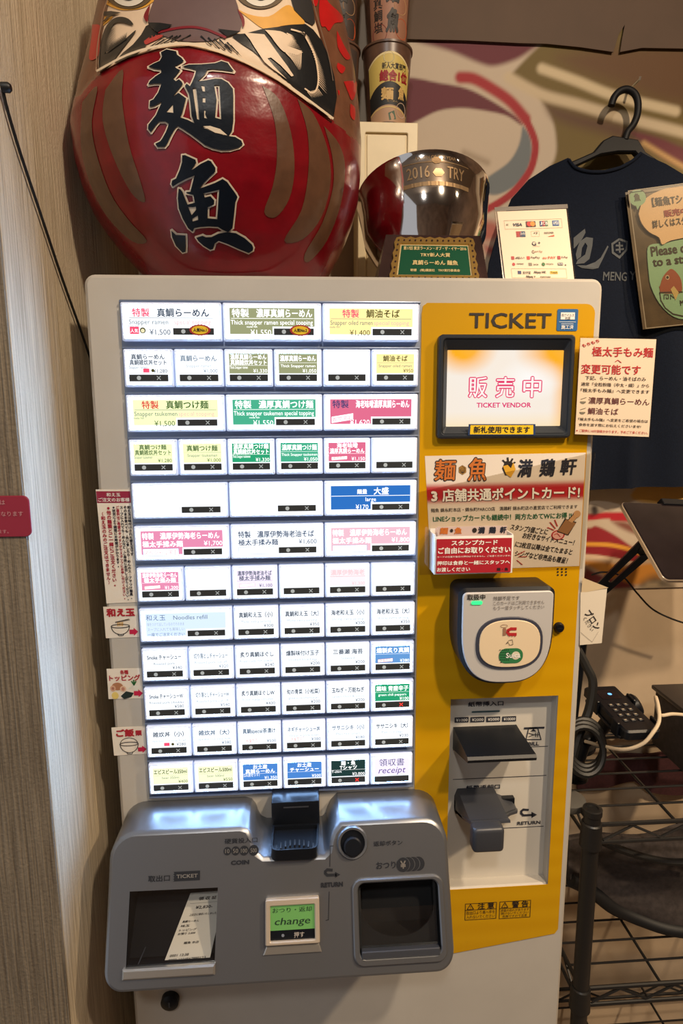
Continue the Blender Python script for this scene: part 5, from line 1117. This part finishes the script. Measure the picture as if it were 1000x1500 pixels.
TB(b, bf, '2016', -.030, k0, -.007, k0+.015, ET, .0005, .012); TB(b, bf, 'TRY', .011, k0, .030, k0+.015, ET, .0005, .012); b.stroke(bf, [(-.033+.0085*i, k0-.008) for i in range(9)], .0055, ET, .0005); b.stroke(bf, [(-.033+.0085*i, k0+.020) for i in range(9)], .0009, ET, .0005)
b.disc(bf, .002, k0+.006, .006, ET, .0005, 6); b.disc(bf, .0, k0+.022, .005, ET, .0005, 7); TB(b, bf, 'RAMEN OF THE YEAR', -.02, k0+.024, .02, k0+.0285, ET, .0005); b.build('engraving', ty)

# ------------------------------------------------------------------ payment sign
q = pq((728, 310), (829, 306), (841, 410), (740, 410), .020, .045); q.q[2].z = q.q[3].z = ZT+.0015
ps = thing('payment_sign', (q.P(.5, 0).x, .03, ZT), 'cream tabletop sign of payment logos in a clear acrylic stand beside the trophy', 'sign')
b = MB(); b.plate(q, [(-.03, -.008), (1.03, -.008), (1.03, 1.07), (-.03, 1.07)], -.0035, -.0012, M['clear'], b=.0003)
b.poly(q, [(-.03, 1.012), (1.03, 1.012), (1.03, 1.07), (-.03, 1.07)], mat('acrylic_edge', (86, 74, 62), .25), (), -.0005); b.stroke(q, [(-.025, 0), (-.025, 1.0)], .012, mat('acrylic_edge', (150, 130, 108), .25), -.0004)
bk = q.P(.05, 0), q.P(.95, 0); b.box(bk[0].x, bk[1].x, bk[0].y-.002, bk[0].y+.045, ZT+.0002, ZT+.002, M['clear']); b.build('acrylic_stand', ps)
b = MB(); b.plate(q, [(0, 0), (1, 0), (1, 1), (0, 1)], -.0008, 0, ink((232, 210, 180), .5)); TNl = ink((200, 178, 150)); NV = ink((26, 34, 70)); OG = ink((204, 84, 40))
def pr(x0, y0, x1, y1, m, s=None, tm=None, bo=.02, sh=0):
    if m: b.rect(q, x0, y0, x1, y1, m)
    if s: TB(b, q, s, x0+(.08*(x1-x0) if m else 0), y0+(.2*(y1-y0) if m else 0), x1-(.08*(x1-x0) if m else 0), y1-(.2*(y1-y0) if m else 0), tm or INK, .0006, bo, sh)
b.frame(q, .08, .735, .915, .865, .004, TNl); pr(.105, .785, .135, .815, None, '((', INK); pr(.20, .775, .335, .818, None, 'VISA', NV, .04, .15)
pr(.39, .76, .53, .84, ink((60, 26, 24))); b.disc(q, .435, .80, .036, ink((200, 40, 36)), .0006, 16); b.disc(q, .485, .80, .036, ink((224, 140, 44)), .0007, 16)
for i, (c, l) in enumerate(((ink((30, 60, 120)), 'J'), (ink((170, 34, 50)), 'C'), (ink((40, 110, 70)), 'B'))): pr(.59+.04*i, .765, .627+.04*i, .84, c, l, WH)
pr(.775, .765, .87, .84, ink((40, 90, 150)), 'AMEX', WH)
pr(.235, .62, .305, .70, ink((170, 40, 40))); pr(.285, .62, .365, .70, ink((40, 70, 100)), 'UnionPay', WH, .01, .15); b.frame(q, .45, .622, .57, .70, .003, TNl); pr(.485, .655, .54, .685, None, '+3', BK); pr(.64, .655, .775, .68, None, 'DISCOVER', BK, .03); b.poly(q, [(.68, .615), (.78, .64), (.78, .615)], OG)
b.disc(q, .475, .52, .03, NV, .0004, 18, .028); b.disc(q, .475, .52, .02, ink((232, 210, 180)), .0006, 16, .019); b.stroke(q, [(.48, .515), (.50, .495)], .012, NV, .0007); b.stroke(q, [(.535, .53), (.565, .53)], .008, NV); b.stroke(q, [(.55, .517), (.55, .543)], .008, NV); pr(.45, .478, .56, .484, None, 'QUICPay', INK)
pr(.44, .385, .58, .42, None, 'Coin+ Pay', ink((150, 110, 80))); b.stroke(q, [(.45+.02*math.cos(a), .402+.02*math.sin(a)) for a in [math.pi*.3+i*.4 for i in range(12)]], .005, BK)
for x0, c, s, cs in ((.12, ink((176, 50, 44)), 'd払い', BK), (.345, ink((206, 60, 44)), 'PayPay', BK), (.575, None, 'au PAY', ink((206, 84, 40))), (.79, ink((170, 50, 50)), 'R Pay', ink((90, 60, 70)))):
    if c: pr(x0, .293, x0+.045, .34, c)
    pr(x0+(.06 if c else 0), .30, x0+.19 if x0 < .7 else x0+.15, .335, None, s, cs)
b.disc(q, .145, .225, .022, ink((186, 50, 50)), .0004, 14); pr(.19, .215, .29, .238, None, 'merpay', BK); pr(.36, .205, .41, .245, ink((130, 120, 104))); pr(.43, .21, .50, .235, None, 'Smart Code', BK); b.disc(q, .575, .225, .025, ink((50, 110, 50)), .0004, 14); pr(.615, .212, .72, .24, None, 'WeChat Pay', ink((60, 80, 60))); pr(.785, .21, .86, .245, ink((60, 40, 60)), 'Bank', WH); pr(.885, .205, .905, .222, ink((60, 60, 60)))
b.frame(q, .10, .03, .90, .165, .004, TNl); pr(.19, .085, .24, .13, ink((40, 50, 100))); pr(.26, .085, .375, .125, None, '支付宝', BK); pr(.42, .085, .60, .13, None, 'Alipay HK', BK, .03); pr(.66, .09, .77, .128, ink((226, 184, 40)), 'Touch', INK); pr(.30, .025, .44, .065, None, 'Alipay +', INK, .04); pr(.51, .035, .66, .055, None, 'PARTNER', BK)
b.build('logo_sheet', ps)
# ------------------------------------------------------------------ T-shirt on a hanger in front of the mural
YT = .345
hg = [(895, 155), (899, 143), (907, 134), (918, 131), (929, 137), (934, 150), (933, 168), (927, 183), (919, 193), (915, 205)]
b = MB(); b.tube([at(u, v, YT+.02) for u, v in smooth_line(hg, 4)], .0058, M['hanger'], 10)
hn = thing('coat_hanger', at(915, 240, YT+.02), 'black plastic coat hanger hooked in front of the mural above the T-shirt', 'hanger')
b.build('hook', hn)
fh = Fr((0, YT+.016, 0), (1, 0, 0), (0, 0, 1)); hp = lambda u, v: fx(u, v, YT+.016)
b = MB(); b.plate(fh, [hp(*p) for p in ((838, 236), (870, 222), (884, 205), (898, 198), (935, 204), (946, 222), (985, 248), (1000, 262), (950, 244), (930, 222), (905, 222), (880, 226), (850, 240), (800, 262), (770, 274), (800, 254))], -.012, 0, M['hanger'], b=.002)
b.build('shoulder_bar', hn)
nl_ = at(916, 137, YB); b = MB(); b.tube([(nl_.x, YB-.004, nl_.z), (nl_.x, YT+.010, nl_.z+.001), (nl_.x, YT+.008, nl_.z+.004)], .0022, M['silver2'], 8); b.build('wall_hook', org=nl_, label='small metal hook on the mural holding the black coat hanger', cat='hook')
out = [(832, 231), (842, 243), (862, 249), (885, 249), (908, 243), (926, 233), (938, 222), (948, 228), (975, 240), (1012, 262), (1050, 300), (1090, 400), (1080, 440), (1050, 430), (1052, 520), (1058, 640), (1062, 716), (1000, 713), (930, 714), (870, 719), (800, 724), (742, 726), (744, 600), (742, 470), (738, 420), (716, 424), (722, 380), (738, 325), (752, 288), (775, 262), (805, 243)]
po = [fx(u, v, YT) for u, v in out]
def cloth(poly, fn, m, name, th, **kw):
    lp = dens(poly, .012); vs = [V(p).to_2d() for p in lp]; ed = [(i, (i+1) % len(lp)) for i in range(len(lp))]
    Pn = np.array(poly); lo, hi = Pn.min(0), Pn.max(0); gx, gy = np.meshgrid(np.arange(lo[0], hi[0], .008), np.arange(lo[1], hi[1], .008)); Q = np.stack([gx.ravel(), gy.ravel()], 1)
    vs += [V(p).to_2d() for p in Q[poly_sd(Q, poly) < -.004]]
    rv, _, rf, *_r = G.delaunay_2d_cdt(vs, ed, [], 1, 1e-6)
    bm = bmesh.new(); vv = [bm.verts.new((p[0], fn(p[0], p[1]), p[1])) for p in rv]
    for f in rf:
        try: bm.faces.new([vv[i] for i in f])
        except ValueError: pass
    bmesh.ops.recalc_face_normals(bm, faces=bm.faces)
    if bm.faces[0].normal.y > 0: bmesh.ops.reverse_faces(bm, faces=bm.faces)
    bmesh.ops.solidify(bm, geom=bm.faces[:], thickness=th)
    b = MB(); b.bm(bm, m); return b
xm = fx(905, 400, YT)[0]; zc = fx(905, 240, YT)[1]
def fold(x, z):
    d = max(0, zc-z); s = (x-xm)
    y = YT+.010*math.sin(s*26+1.3)*min(1, d/.25)*.8+.005*math.sin(s*60+z*7)*min(1, d/.3)+.02*min(1, abs(s)/.2)**2*min(1, d*8)
    y -= .012*max(0, 1-abs(s-.035-.02*d)/.02)*min(1, max(0, d-.14)*6)
    return min(y, YB-.016)
b = cloth(po, fold, M['shirt'], 't_shirt', .004)
SG = mat('shirt_print', (74, 78, 82), .8); class_ = None
class ClF:
    asp = 1
    def P(s, a, b_, c=0): return V((a, fold(a, b_)-c-.0006, b_))
cl = ClF(); gs = lambda *p: [fx(840+x/6.25, 270+y/6.25, YT) for x, y in p]
for p in (gs((0, 490), (60, 440), (105, 405), (112, 440), (80, 500), (30, 560), (0, 590)), gs((60, 520), (120, 480), (180, 490), (175, 560), (150, 680), (100, 720), (20, 730), (40, 690), (110, 640), (130, 560), (110, 530), (80, 580), (70, 660), (30, 690), (20, 640), (40, 570)), gs((30, 740), (120, 740), (200, 710), (250, 670), (310, 560), (320, 570), (270, 680), (230, 765), (180, 775), (80, 765)), gs((345, 540), (420, 490), (505, 515), (500, 600), (425, 680), (350, 630))): b.poly(cl, p, SG, (), .0003)
hx = gs((365, 550), (420, 512), (485, 530), (482, 590), (425, 650), (372, 615)); b.poly(cl, hx, M['shirt'], (), .0008); b.stroke(cl, gs((390, 560), (450, 560)), .003, SG, .001); b.stroke(cl, gs((420, 530), (425, 620)), .003, SG, .001); b.stroke(cl, gs((390, 600), (460, 590)), .003, SG, .001)
(x0, z0), (x1, z1) = gs((270, 880), (575, 790)); TB(b, cl, 'MENG', x0, z0, x0+(x1-x0)*.76, z1-.002, SG, .0003, .02); TB(b, cl, 'YO', x0+(x1-x0)*.84, z0+.002, x0+(x1-x0)*1.25, z1, SG, .0003, .02)
p0, p1 = [fx(u, v, YT) for u, v in ((832, 231), (938, 222))]
rb = smooth_line([fx(u, v, YT) for u, v in ((832, 231), (842, 243), (862, 249), (885, 249), (908, 243), (926, 233), (938, 222))], 4); b.tube([(x, fold(x, z)-.001, z-.003) for x, z in rb], .0028, M['shirt'], 6)
b.build('t_shirt', org=(xm, YT, po[18][1]), label='navy T-shirt with a grey print hanging from the black hanger on the mural', cat='shirt', sharp=80)

# sign pouch pinned to the shirt
YP = YT-.014
q = pq((918, 280), (1052, 262), (1078, 468), (944, 482), YP); b = MB()
ph = thing('sign_pouch', q.P(.5, 0), 'clear plastic pouch with a speech bubble and mint fish sign hanging on the navy T-shirt', 'sign')
b.plate(q, [(0, 0), (1, 0), (1, 1), (0, 1)], -.0062, -.0058, mat('pouch_back', (92, 80, 66), .25, var=.25, vs=40)); b.plate(q, [(0, 0), (1, 0), (1, 1), (0, 1)], .0022, .0026, M['film']); b.frame(q, 0, 0, 1, 1, .010, mat('pouch_weld', (120, 108, 88), .25), .0028, .007); b.add([q.P(0, 0, -.0058), q.P(1, 0, -.0058), q.P(1, 0, .0022), q.P(0, 0, .0022)], [(0, 1, 2, 3)], M['film']); b.build('pouch', ph)
CREAM = ink((226, 196, 164)); MINT = ink((140, 190, 168)); inv = lambda *p: [quad_inv(840+x/6.25, 270+y/6.25) for x, y in p]
def quad_inv(u, v):
    p = at(u, v, YP); o = q.q[3]; U_ = q.q[2]-q.q[3]; V_ = q.q[0]-q.q[3]; d = p-o
    det = U_.x*V_.z-U_.z*V_.x; return ((d.x*V_.z-d.z*V_.x)/det, (U_.x*d.z-U_.z*d.x)/det)
b = MB(); bub = sm([*inv((600, 270), (640, 160), (740, 90), (880, 45), (1000, 35), (1180, 50), (1290, 130), (1330, 260), (1260, 400), (1100, 480), (900, 520), (820, 555), (790, 490), (700, 440), (630, 360))], 3)
b.plate(q, bub, -.003, -.001, CREAM)
def tq(s, x0, y0, x1, y1, m, bo=.02, off=.0): a = inv((x0, y1))[0]; c = inv((x1, y1))[0]; d = inv((x0, y0))[0]; TB(b, q, s, a[0], a[1], c[0], d[1], m, off, bo)
tq('【麺魚Tシャツ】', 730, 130, 1200, 215, INK); tq('販売中！', 840, 245, 1100, 310, ink((150, 40, 40)), .04); tq('詳しくはスタッフへ', 730, 335, 1220, 410, INK); b.build('speech_bubble', ph)
b = MB(); mint = sm([*inv((690, 680), (692, 580), (740, 545), (860, 540), (1000, 510), (1300, 500), (1400, 620), (1390, 900), (1250, 1160), (1080, 1230), (930, 1210), (800, 1090), (720, 930), (700, 800))], 3); b.plate(q, mint, -.0052, -.004, MINT)
tq('Please call', 725, 570, 1130, 660, INK, .035, -.0035); tq('to a staff', 740, 672, 1130, 755, INK, .035, -.0035)
FR_ = ink((150, 76, 52)); b.poly(q, sm(inv((800, 940), (830, 850), (880, 790), (915, 775), (960, 810), (1000, 880), (1000, 990), (900, 1000), (810, 990)), 3), FR_, (), -.0036); b.poly(q, inv((795, 930), (820, 945), (805, 985)), FR_, (), -.0034)
e = inv((872, 852))[0]; b.disc(q, *e, .022, ink((214, 190, 170)), -.0033, 14, .017); b.disc(q, *e, .015, INK, -.003, 12, .011); b.poly(q, inv((900, 960), (930, 930), (975, 990), (945, 1060)), ink((196, 176, 120)), (), -.0032)
b.stroke(q, inv((800, 990), (810, 1060), (850, 1130), (920, 1185), (1010, 1205), (1120, 1190)), .010, INK, -.0034); b.stroke(q, inv((800, 990), (1010, 985)), .010, INK, -.0034); b.stroke(q, inv((840, 1050), (840, 1010), (880, 1010), (880, 1045), (860, 1045), (860, 1025)), .007, INK, -.0034); b.stroke(q, inv((900, 1050), (900, 1010), (930, 1040)), .007, INK, -.0034); tq('MENGYO', 990, 1060, 1200, 1110, INK, .03, -.0034); b.build('fish_sign', ph)
b = MB(); c = inv((590, 125))[0]; b.disc(q, *c, .10, INK, -.0012, 24, .062); b.disc(q, *c, .092, MINT, -.0009, 24, .057); b.poly(q, inv((570, 185), (620, 185), (590, 235)), MINT, (), -.001); tq('魚', 560, 85, 620, 160, INK, .04, -.0006); b.build('round_sticker', ph)

# ------------------------------------------------------------------ paper tag taped to the machine's edge
Yt = -.0008
q, b = sheet((850, 868), (889, 861), (881, 942), (849, 945), -.0012, ink((222, 210, 190))); q2 = pq((853, 845), (853, 845), (891, 861), (853, 868), -.0030)
b.add([at(853, 846, -.004), at(891, 861, -.002), at(851, 869, -.001)], [(0, 1, 2)], ink((224, 200, 160)))
TX(b, q, 'プロン', .16, .60, .15, INK, al='l', rot=-1.0, bold=.02); TX(b, q, 'ください', .10, .50, .085, INK, al='l', rot=-1.0); b.stroke(q, [(.02, .25), (.55, .04), (.8, .22)], .008, ink((170, 160, 146)), .0005)
b.build('apron_tag', org=q.P(.5, 0), label='white paper tag with slanted handwriting taped to the machine edge above the keypad', cat='tag')

# ------------------------------------------------------------------ wire rack
ZS = .7755; ZL = at(860, 1448, .08).z; XR0, XR1 = .672, 1.30; YF, YK = .08, .375
rk = thing('wire_rack', ((XR0+XR1)/2, (YF+YK)/2, 0), 'black wire shelf rack with round posts standing next to the machine', 'rack')
zpt = at(872, 1183, YF).z
for x, y in ((XR0, YF), (XR1, YF), (XR0, YK), (XR1, YK)):
    b = MB(); b.lathe([(.012, .02), (.0125, .024), (.0125, zpt-.012), (.0142, zpt-.010), (.0142, zpt-.001), (.0125, zpt), (.0085, zpt), (.008, zpt-.0015)], Matrix.Translation((x, y, 0)), M['wire'], 24); b.lathe([(.009, 0), (.018, .003), (.018, .01), (.010, .022)], Matrix.Translation((x, y, 0)), M['wire'], 16); b.build('post', rk)
for zi, z in enumerate((ZS, ZL, .16)):
    b = MB(); e = .004; zl_ = z-.030
    for zz_ in (z, zl_):
        r = .0034 if zz_ == z else .003
        b.tube([(XR0, YF, zz_), (XR1, YF, zz_)], r, M['wire']); b.tube([(XR0, YK, zz_), (XR1, YK, zz_)], r, M['wire']); b.tube([(XR0, YF, zz_), (XR0, YK, zz_)], r, M['wire']); b.tube([(XR1, YF, zz_), (XR1, YK, zz_)], r, M['wire'])
    for y in (YF, YK):
        n = 13; b.tube([(XR0+.02+(XR1-XR0-.04)*i/n, y, z-.004 if i % 2 else zl_+.004) for i in range(n+1)], .0022, M['wire'], 6)
    n = 6; b.tube([(XR0, YF+.02+(YK-YF-.04)*i/n, z-.004 if i % 2 else zl_+.004) for i in range(n+1)], .0022, M['wire'], 6)
    for k in range(4): x = XR0+.155+.155*k-.02; b.tube([(x, YF, z-.003), (x, YK, z-.003)], .0026, M['wire'], 6)
    n = 7
    for k in range(1, n): y = YF+(YK-YF)*k/n; b.tube([(XR0, y, z+.001), (XR1, y, z+.001)], .0019, M['wire'], 6)
    for x, y in ((XR0, YF), (XR1, YF), (XR0, YK), (XR1, YK)): b.lathe([(.0135, zl_-.006), (.0165, zl_-.004), (.0150, z+.004), (.0132, z+.006)], Matrix.Translation((x, y, 0)), M['wire'], 20)
    b.build('shelf', rk)
ZW = ZS+.0030
# tablet on a slotted arm
TLp, BLp = at(908, 735, .24), at(973, 850, .125); e1 = BLp-TLp
best = None
for Yr in np.linspace(.05, .40, 80):
    p = at(1000, 738, Yr)-TLp
    s = abs(p.normalized().dot(e1.normalized()))
    if best is None or s < best[0]: best = (s, p.normalized())
ex = best[1]; ex = (ex-e1.normalized()*ex.dot(e1.normalized())).normalized(); Ht = e1.length; Wt = max(.20, Ht*1.33)
tf = Fr(BLp, ex, -e1.normalized()); nrm = tf.n
tb_ = thing('tablet', BLp+ex*Wt*.5, 'dark tablet with a pale metal edge on a slotted stand arm beside the machine', 'tablet')
sgn = 1 if nrm.dot(CAM-BLp) > 0 else -1
b = MB(); b.plate(tf, rrect(0, 0, Wt, Ht, .010), -.0065, 0, M['glossb'], b=.001, mside=M['alu']); b.poly(tf, rrect(0, 0, Wt, Ht, .010), M['alu'], (), -.0065); b.build('tablet_body', tb_)
b = MB(); b.plate(tf, rrect(.0035, .0035, Wt-.0035, Ht-.0035, .008), 0, .0006, M['glossb']); b.build('tablet_screen', tb_)
b = MB(); x0 = .085; b.plate(tf, rrect(x0, Ht-.004, x0+.07, Ht+.009, .002), -.008, .004, M['black'], b=.001); b.build('clamp', tb_)
Ya = .30
q = QF(at(930, 798, .235), at(951, 820, .235), at(892, 864, .275), at(879, 850, .275)); b = MB()
q = QF(at(932, 797, .235), at(953, 815, .225), at(893, 866, .27), at(878, 852, .27))
b.plate(q, [(0, -.35), (1, -.35), (1, 1.05), (0, 1.05)], -.006, 0, M['black'], [[(.40, .12), (.62, .12), (.62, .88), (.40, .88)]], .001)
jt = q.P(.5, -.30, -.003); b.tube([jt, jt+V((-.01, .01, -.05)), (jt.x-.02, .30, ZW+.03), (jt.x-.02, .30, ZW+.004)], .010, M['black'], 12); b.lathe([(.045, 0), (.045, .008), (.018, .014)], Matrix.Translation((jt.x-.02, .30, ZW+.0004)), M['black'], 28)
p9 = tf.P(.03, Ht*.5, -.0066); b.tube([q.P(.5, .95, -.003), p9], .007, M['black'], 10)
b.build('stand_arm', tb_)
# card terminal on a cradle
zt_ = .925; cs = [atz(u, v, zt_) for u, v in ((862, 1006), (893, 1003), (967, 1057), (917, 1067))]
cA = (cs[0]+cs[1])/2; cB = (cs[2]+cs[3])/2; ax = (cB-cA).normalized(); ay = V((0, 0, 1)).cross(ax).normalized(); Lk = (cB-cA).length*1.02; Wk = .058
ax = (ax+V((0, 0, -.06))).normalized(); tk = Fr(cA-ay*Wk/2, ay, ax)   # a across, b along from the far end
if tk.n.z < 0: tk = Fr(cA+ay*Wk/2, -ay, ax)
ct = thing('card_terminal', (cA+cB)/2-V((0, 0, .03)), 'black card terminal with keypad and small lit screen held above the wire rack', 'card terminal')
b = MB(); b.plate(tk, rrect(0, 0, Wk, Lk, [.006, .006, .008, .008]), -.015, 0, M['black'], b=.003); b.build('terminal_body', ct)
b = MB(); b.plate(tk, rrect(.012, .016, Wk-.012, .045, .001), 0, .0006, M['glossb']); b.disc(tk, Wk*.45, .030, .0035, mat('screen_icon', (60, 140, 255), .4, emit=(120, 190, 255), es=1.2), .0009); b.disc(tk, Wk*.85, .004, .0014, mat('screen_icon', (60, 140, 255), .4, emit=(120, 190, 255), es=1.2), .0012, 8); b.build('terminal_screen', ct)
KM = mat('key_legend', (190, 176, 150), .5)
for r in range(4):
    for c in range(3):
        x, y = .014+.0125*c+.003, .064+.0150*r; b = MB(); b.plate(tk, rrect(x-.004, y-.0035, x+.004, y+.0035, .001, 2), 0, .0012, M['grey'], b=.0004, mside=M['black']); b.rect(tk, x-.0018, y-.0012, x+.0018, y+.0010, KM, .0015); b.build('key', ct)
b = MB()
for x in (-.004, Wk): b.plate(tk, rrect(x, Lk*.25, x+.004, Lk*.42, .001), -.020, .004, M['black'], b=.001); b.plate(tk, rrect(x, Lk*.75, x+.004, Lk*.88, .001), -.020, .004, M['black'], b=.001)
b.plate(tk, rrect(-.003, Lk*.1, Wk+.003, Lk*.92, .004), -.0195, -.0155, M['black'], b=.001)
cc = tk.P(Wk*.5, Lk*.35, -.026); b.tube([cc, cc+V((-.01, .01, -.03)), (cc.x-.045, .19, cc.z-.05), (cc.x-.055, .20, ZW+.002)], .011, M['black'], 12); b.lathe([(.016, -.012), (.020, -.008), (.020, .008), (.016, .012)], Matrix.Translation(tk.P(-.008, Lk*.30, -.018)) @ Matrix.Rotation(1.2, 4, 'Y'), M['black'], 18); b.lathe([(.024, 0), (.024, .006), (.014, .012)], Matrix.Translation((cc.x-.055, .20, ZW)), M['black'], 24)
b.build('cradle', ct)
# black steel box on the rack
bx, by0, by1, bzt2 = .885, .13, .300, .893
kb = thing('black_steel_box', (bx+.07, (by0+by1)/2, ZW), 'black steel box with a projecting lid on the wire rack', 'box')
b = MB(); b.box(bx+.006, bx+.13, by0+.005, by1-.005, ZW+.0003, bzt2-.008, M['bag'], .002); b.build('box_body', kb)
b = MB(); b.box(bx, bx+.136, by0, by1, bzt2-.008, bzt2, mat('box_lid', (46, 42, 42), .4), .002); b.build('lid', kb)
# cables
def cable(name, pts, r, m, label, cat='cable', n=8, sub=6):
    b = MB(); P = smooth_line([tuple(p) for p in pts], sub); b.tube(P, r, m, n); return b.build(name, org=P[0], label=label, cat=cat)
cable('cable', [at(866, 842, .34), at(885, 838, .33), at(912, 845, .33), at(932, 868, .33), at(955, 892, .33), at(985, 907, .33), at(1020, 918, .33)], .0017, M['cord'], 'thin black cord looping down across the cream wall below the tablet', 'cable')
cable('cable', [at(857, 1086, .17), at(880, 1092, .14), at(912, 1098, .10), at(940, 1090, .085), at(956, 1073, .085), at(965, 1056, .095), at(964, 1035, .115), at(960, 1021, .14), at(963, 1040, .142), at(968, 1048, .146), at(985, 1046, .15), at(1010, 1048, .16)], .0028, M['whitecord'], 'thick cream cable curling round under the card terminal', 'cable')
b = MB(); cx0 = at(856, 1100, .13)
for k in range(3): b.tube([cx0+V((.030*math.cos(a)+.004*k, .012*math.sin(a)+.008*k, .034*math.sin(a)+.002*k)) for a in [2*math.pi*i/28 for i in range(28)]], .0055, M['cord'], 8, True)
b.build('cable', org=cx0-V((0, 0, .03)), label='thick black cable coiled in a ring under the card terminal', cat='cable')
b = MB(); p0 = at(838, 1148, .10); b.lathe([(.024, 0), (.026, .003), (.026, .012), (.018, .015)], Matrix.Translation((.655, .125, ZW+.0005)), mat('puck_grey', (84, 82, 78), .5), 24); b.build('cable_puck', org=(.655, .125, ZW), label='round grey disc lying on the rack beside the post', cat='disc')
cable('cable', [at(846, 952, .20), at(858, 975, .19), at(868, 1000, .18), at(862, 1040, .17), at(848, 1075, .16), at(838, 1110, .15)], .0075, M['cord'], 'thick black cable running down between the machine and the card terminal')
cable('cable', [(XR0+.01, YF+.03, ZS-.036), at(880, 1232, .12), at(925, 1250, .12), at(975, 1262, .12), at(1030, 1262, .12)], .006, M['cord'], 'black cord slung below the top shelf of the rack', 'cable')
# black cloth bag slung under the top shelf, dark maroon band behind
YBg = .16
bp = [fx(u, v, YBg) for u, v in ((834, 1232), (880, 1226), (960, 1222), (1080, 1214), (1084, 1354), (1040, 1354), (990, 1353), (950, 1350), (905, 1336), (868, 1308), (836, 1290))]
xb0 = fx(900, 1300, YBg)[0]
b = cloth(bp, lambda x, z: YBg+.010*math.sin((x-xb0)*30+z*14)+.006*math.sin(z*60+x*20), M['bag'], 'bag', .012)
b.tube([(x, YBg+.010*math.sin((x-xb0)*30+z*14)+.006*math.sin(z*60+x*20), z) for x, z in smooth_line(bp[4:], 4)], .011, M['blackm'], 10)
b.build('cloth_bag', org=(xb0, YBg, bp[7][1]), label='black cloth bag slung below the top shelf of the wire rack', cat='bag', sharp=80)
pm = [(.66, .64), (1.30, .62), (1.30, .76), (.66, .745)]
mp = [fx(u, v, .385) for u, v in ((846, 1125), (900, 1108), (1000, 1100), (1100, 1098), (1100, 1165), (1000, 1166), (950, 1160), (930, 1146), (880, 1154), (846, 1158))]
b = cloth(mp, lambda x, z: .385+.004*math.sin(x*50+z*20), M['maroon'], 'cloth', .006); b.build('maroon_band', org=(mp[1][0], .39, mp[6][1]), label='dark maroon band against the wall behind the wire rack', cat='cloth', sharp=80)
# red sign on the column
q = QF(V((-.115, YC-.0065, at(42, 726, YC-.006).z)), V((at(36, 724, YC-.006).x+.0035, YC-.0065, at(42, 724, YC-.006).z)), V((at(36, 724, YC-.006).x+.0035, YC-.0065, at(42, 786, YC-.006).z)), V((-.115, YC-.0065, at(42, 786, YC-.006).z)))
w_ = (q.q[1]-q.q[0]).length; h_ = (q.q[0]-q.q[3]).length; f = Fr(q.q[3], (1, 0, 0), (0, 0, 1)); b = MB(); b.plate(f, rrect(0, 0, w_, h_, .006), -.002, 0, ink((150, 32, 54)), b=.0006); f2 = Fr(q.q[3]+V((0, -.0004, 0)), (1, 0, 0), (0, 0, 1)); PKI = ink((206, 150, 150))
TX(b, f2, 'お席では', w_*.74, h_*.80, .0055, PKI, al='r'); TX(b, f2, 'お待ちいただく形となります', w_*.93, h_*.52, .0055, PKI, w_*.9, 'r'); TX(b, f2, '喫煙は禁止となっております。', w_*.75, h_*.10, .0045, PKI, w_*.7, 'r')
b.build('red_wall_sign', org=(q.q[3].x+w_/2, YC, q.q[3].z), label='dark red sign with rounded corners on the ridged wall column', cat='sign')
# black cord running down the side wall
def wp(u, v): p = atx(u, v, WX+.004); return p
b = MB(); P = [wp(3, 128), wp(12, 165), wp(30, 225), wp(60, 315), wp(90, 405), wp(115, 475), wp(134, 530), wp(150, 575)]; b.tube(smooth_line([tuple(p) for p in P], 4), .0016, M['cord'], 8); k = P[0]; b.lathe([(.0045, 0), (.0045, .006), (.003, .008)], Matrix.Translation(k) @ Matrix.Rotation(math.pi/2, 4, 'Y'), M['cord'], 12)
b.build('cable', org=P[-1], label='black cord running diagonally down the ridged side wall to behind the machine', cat='cable')
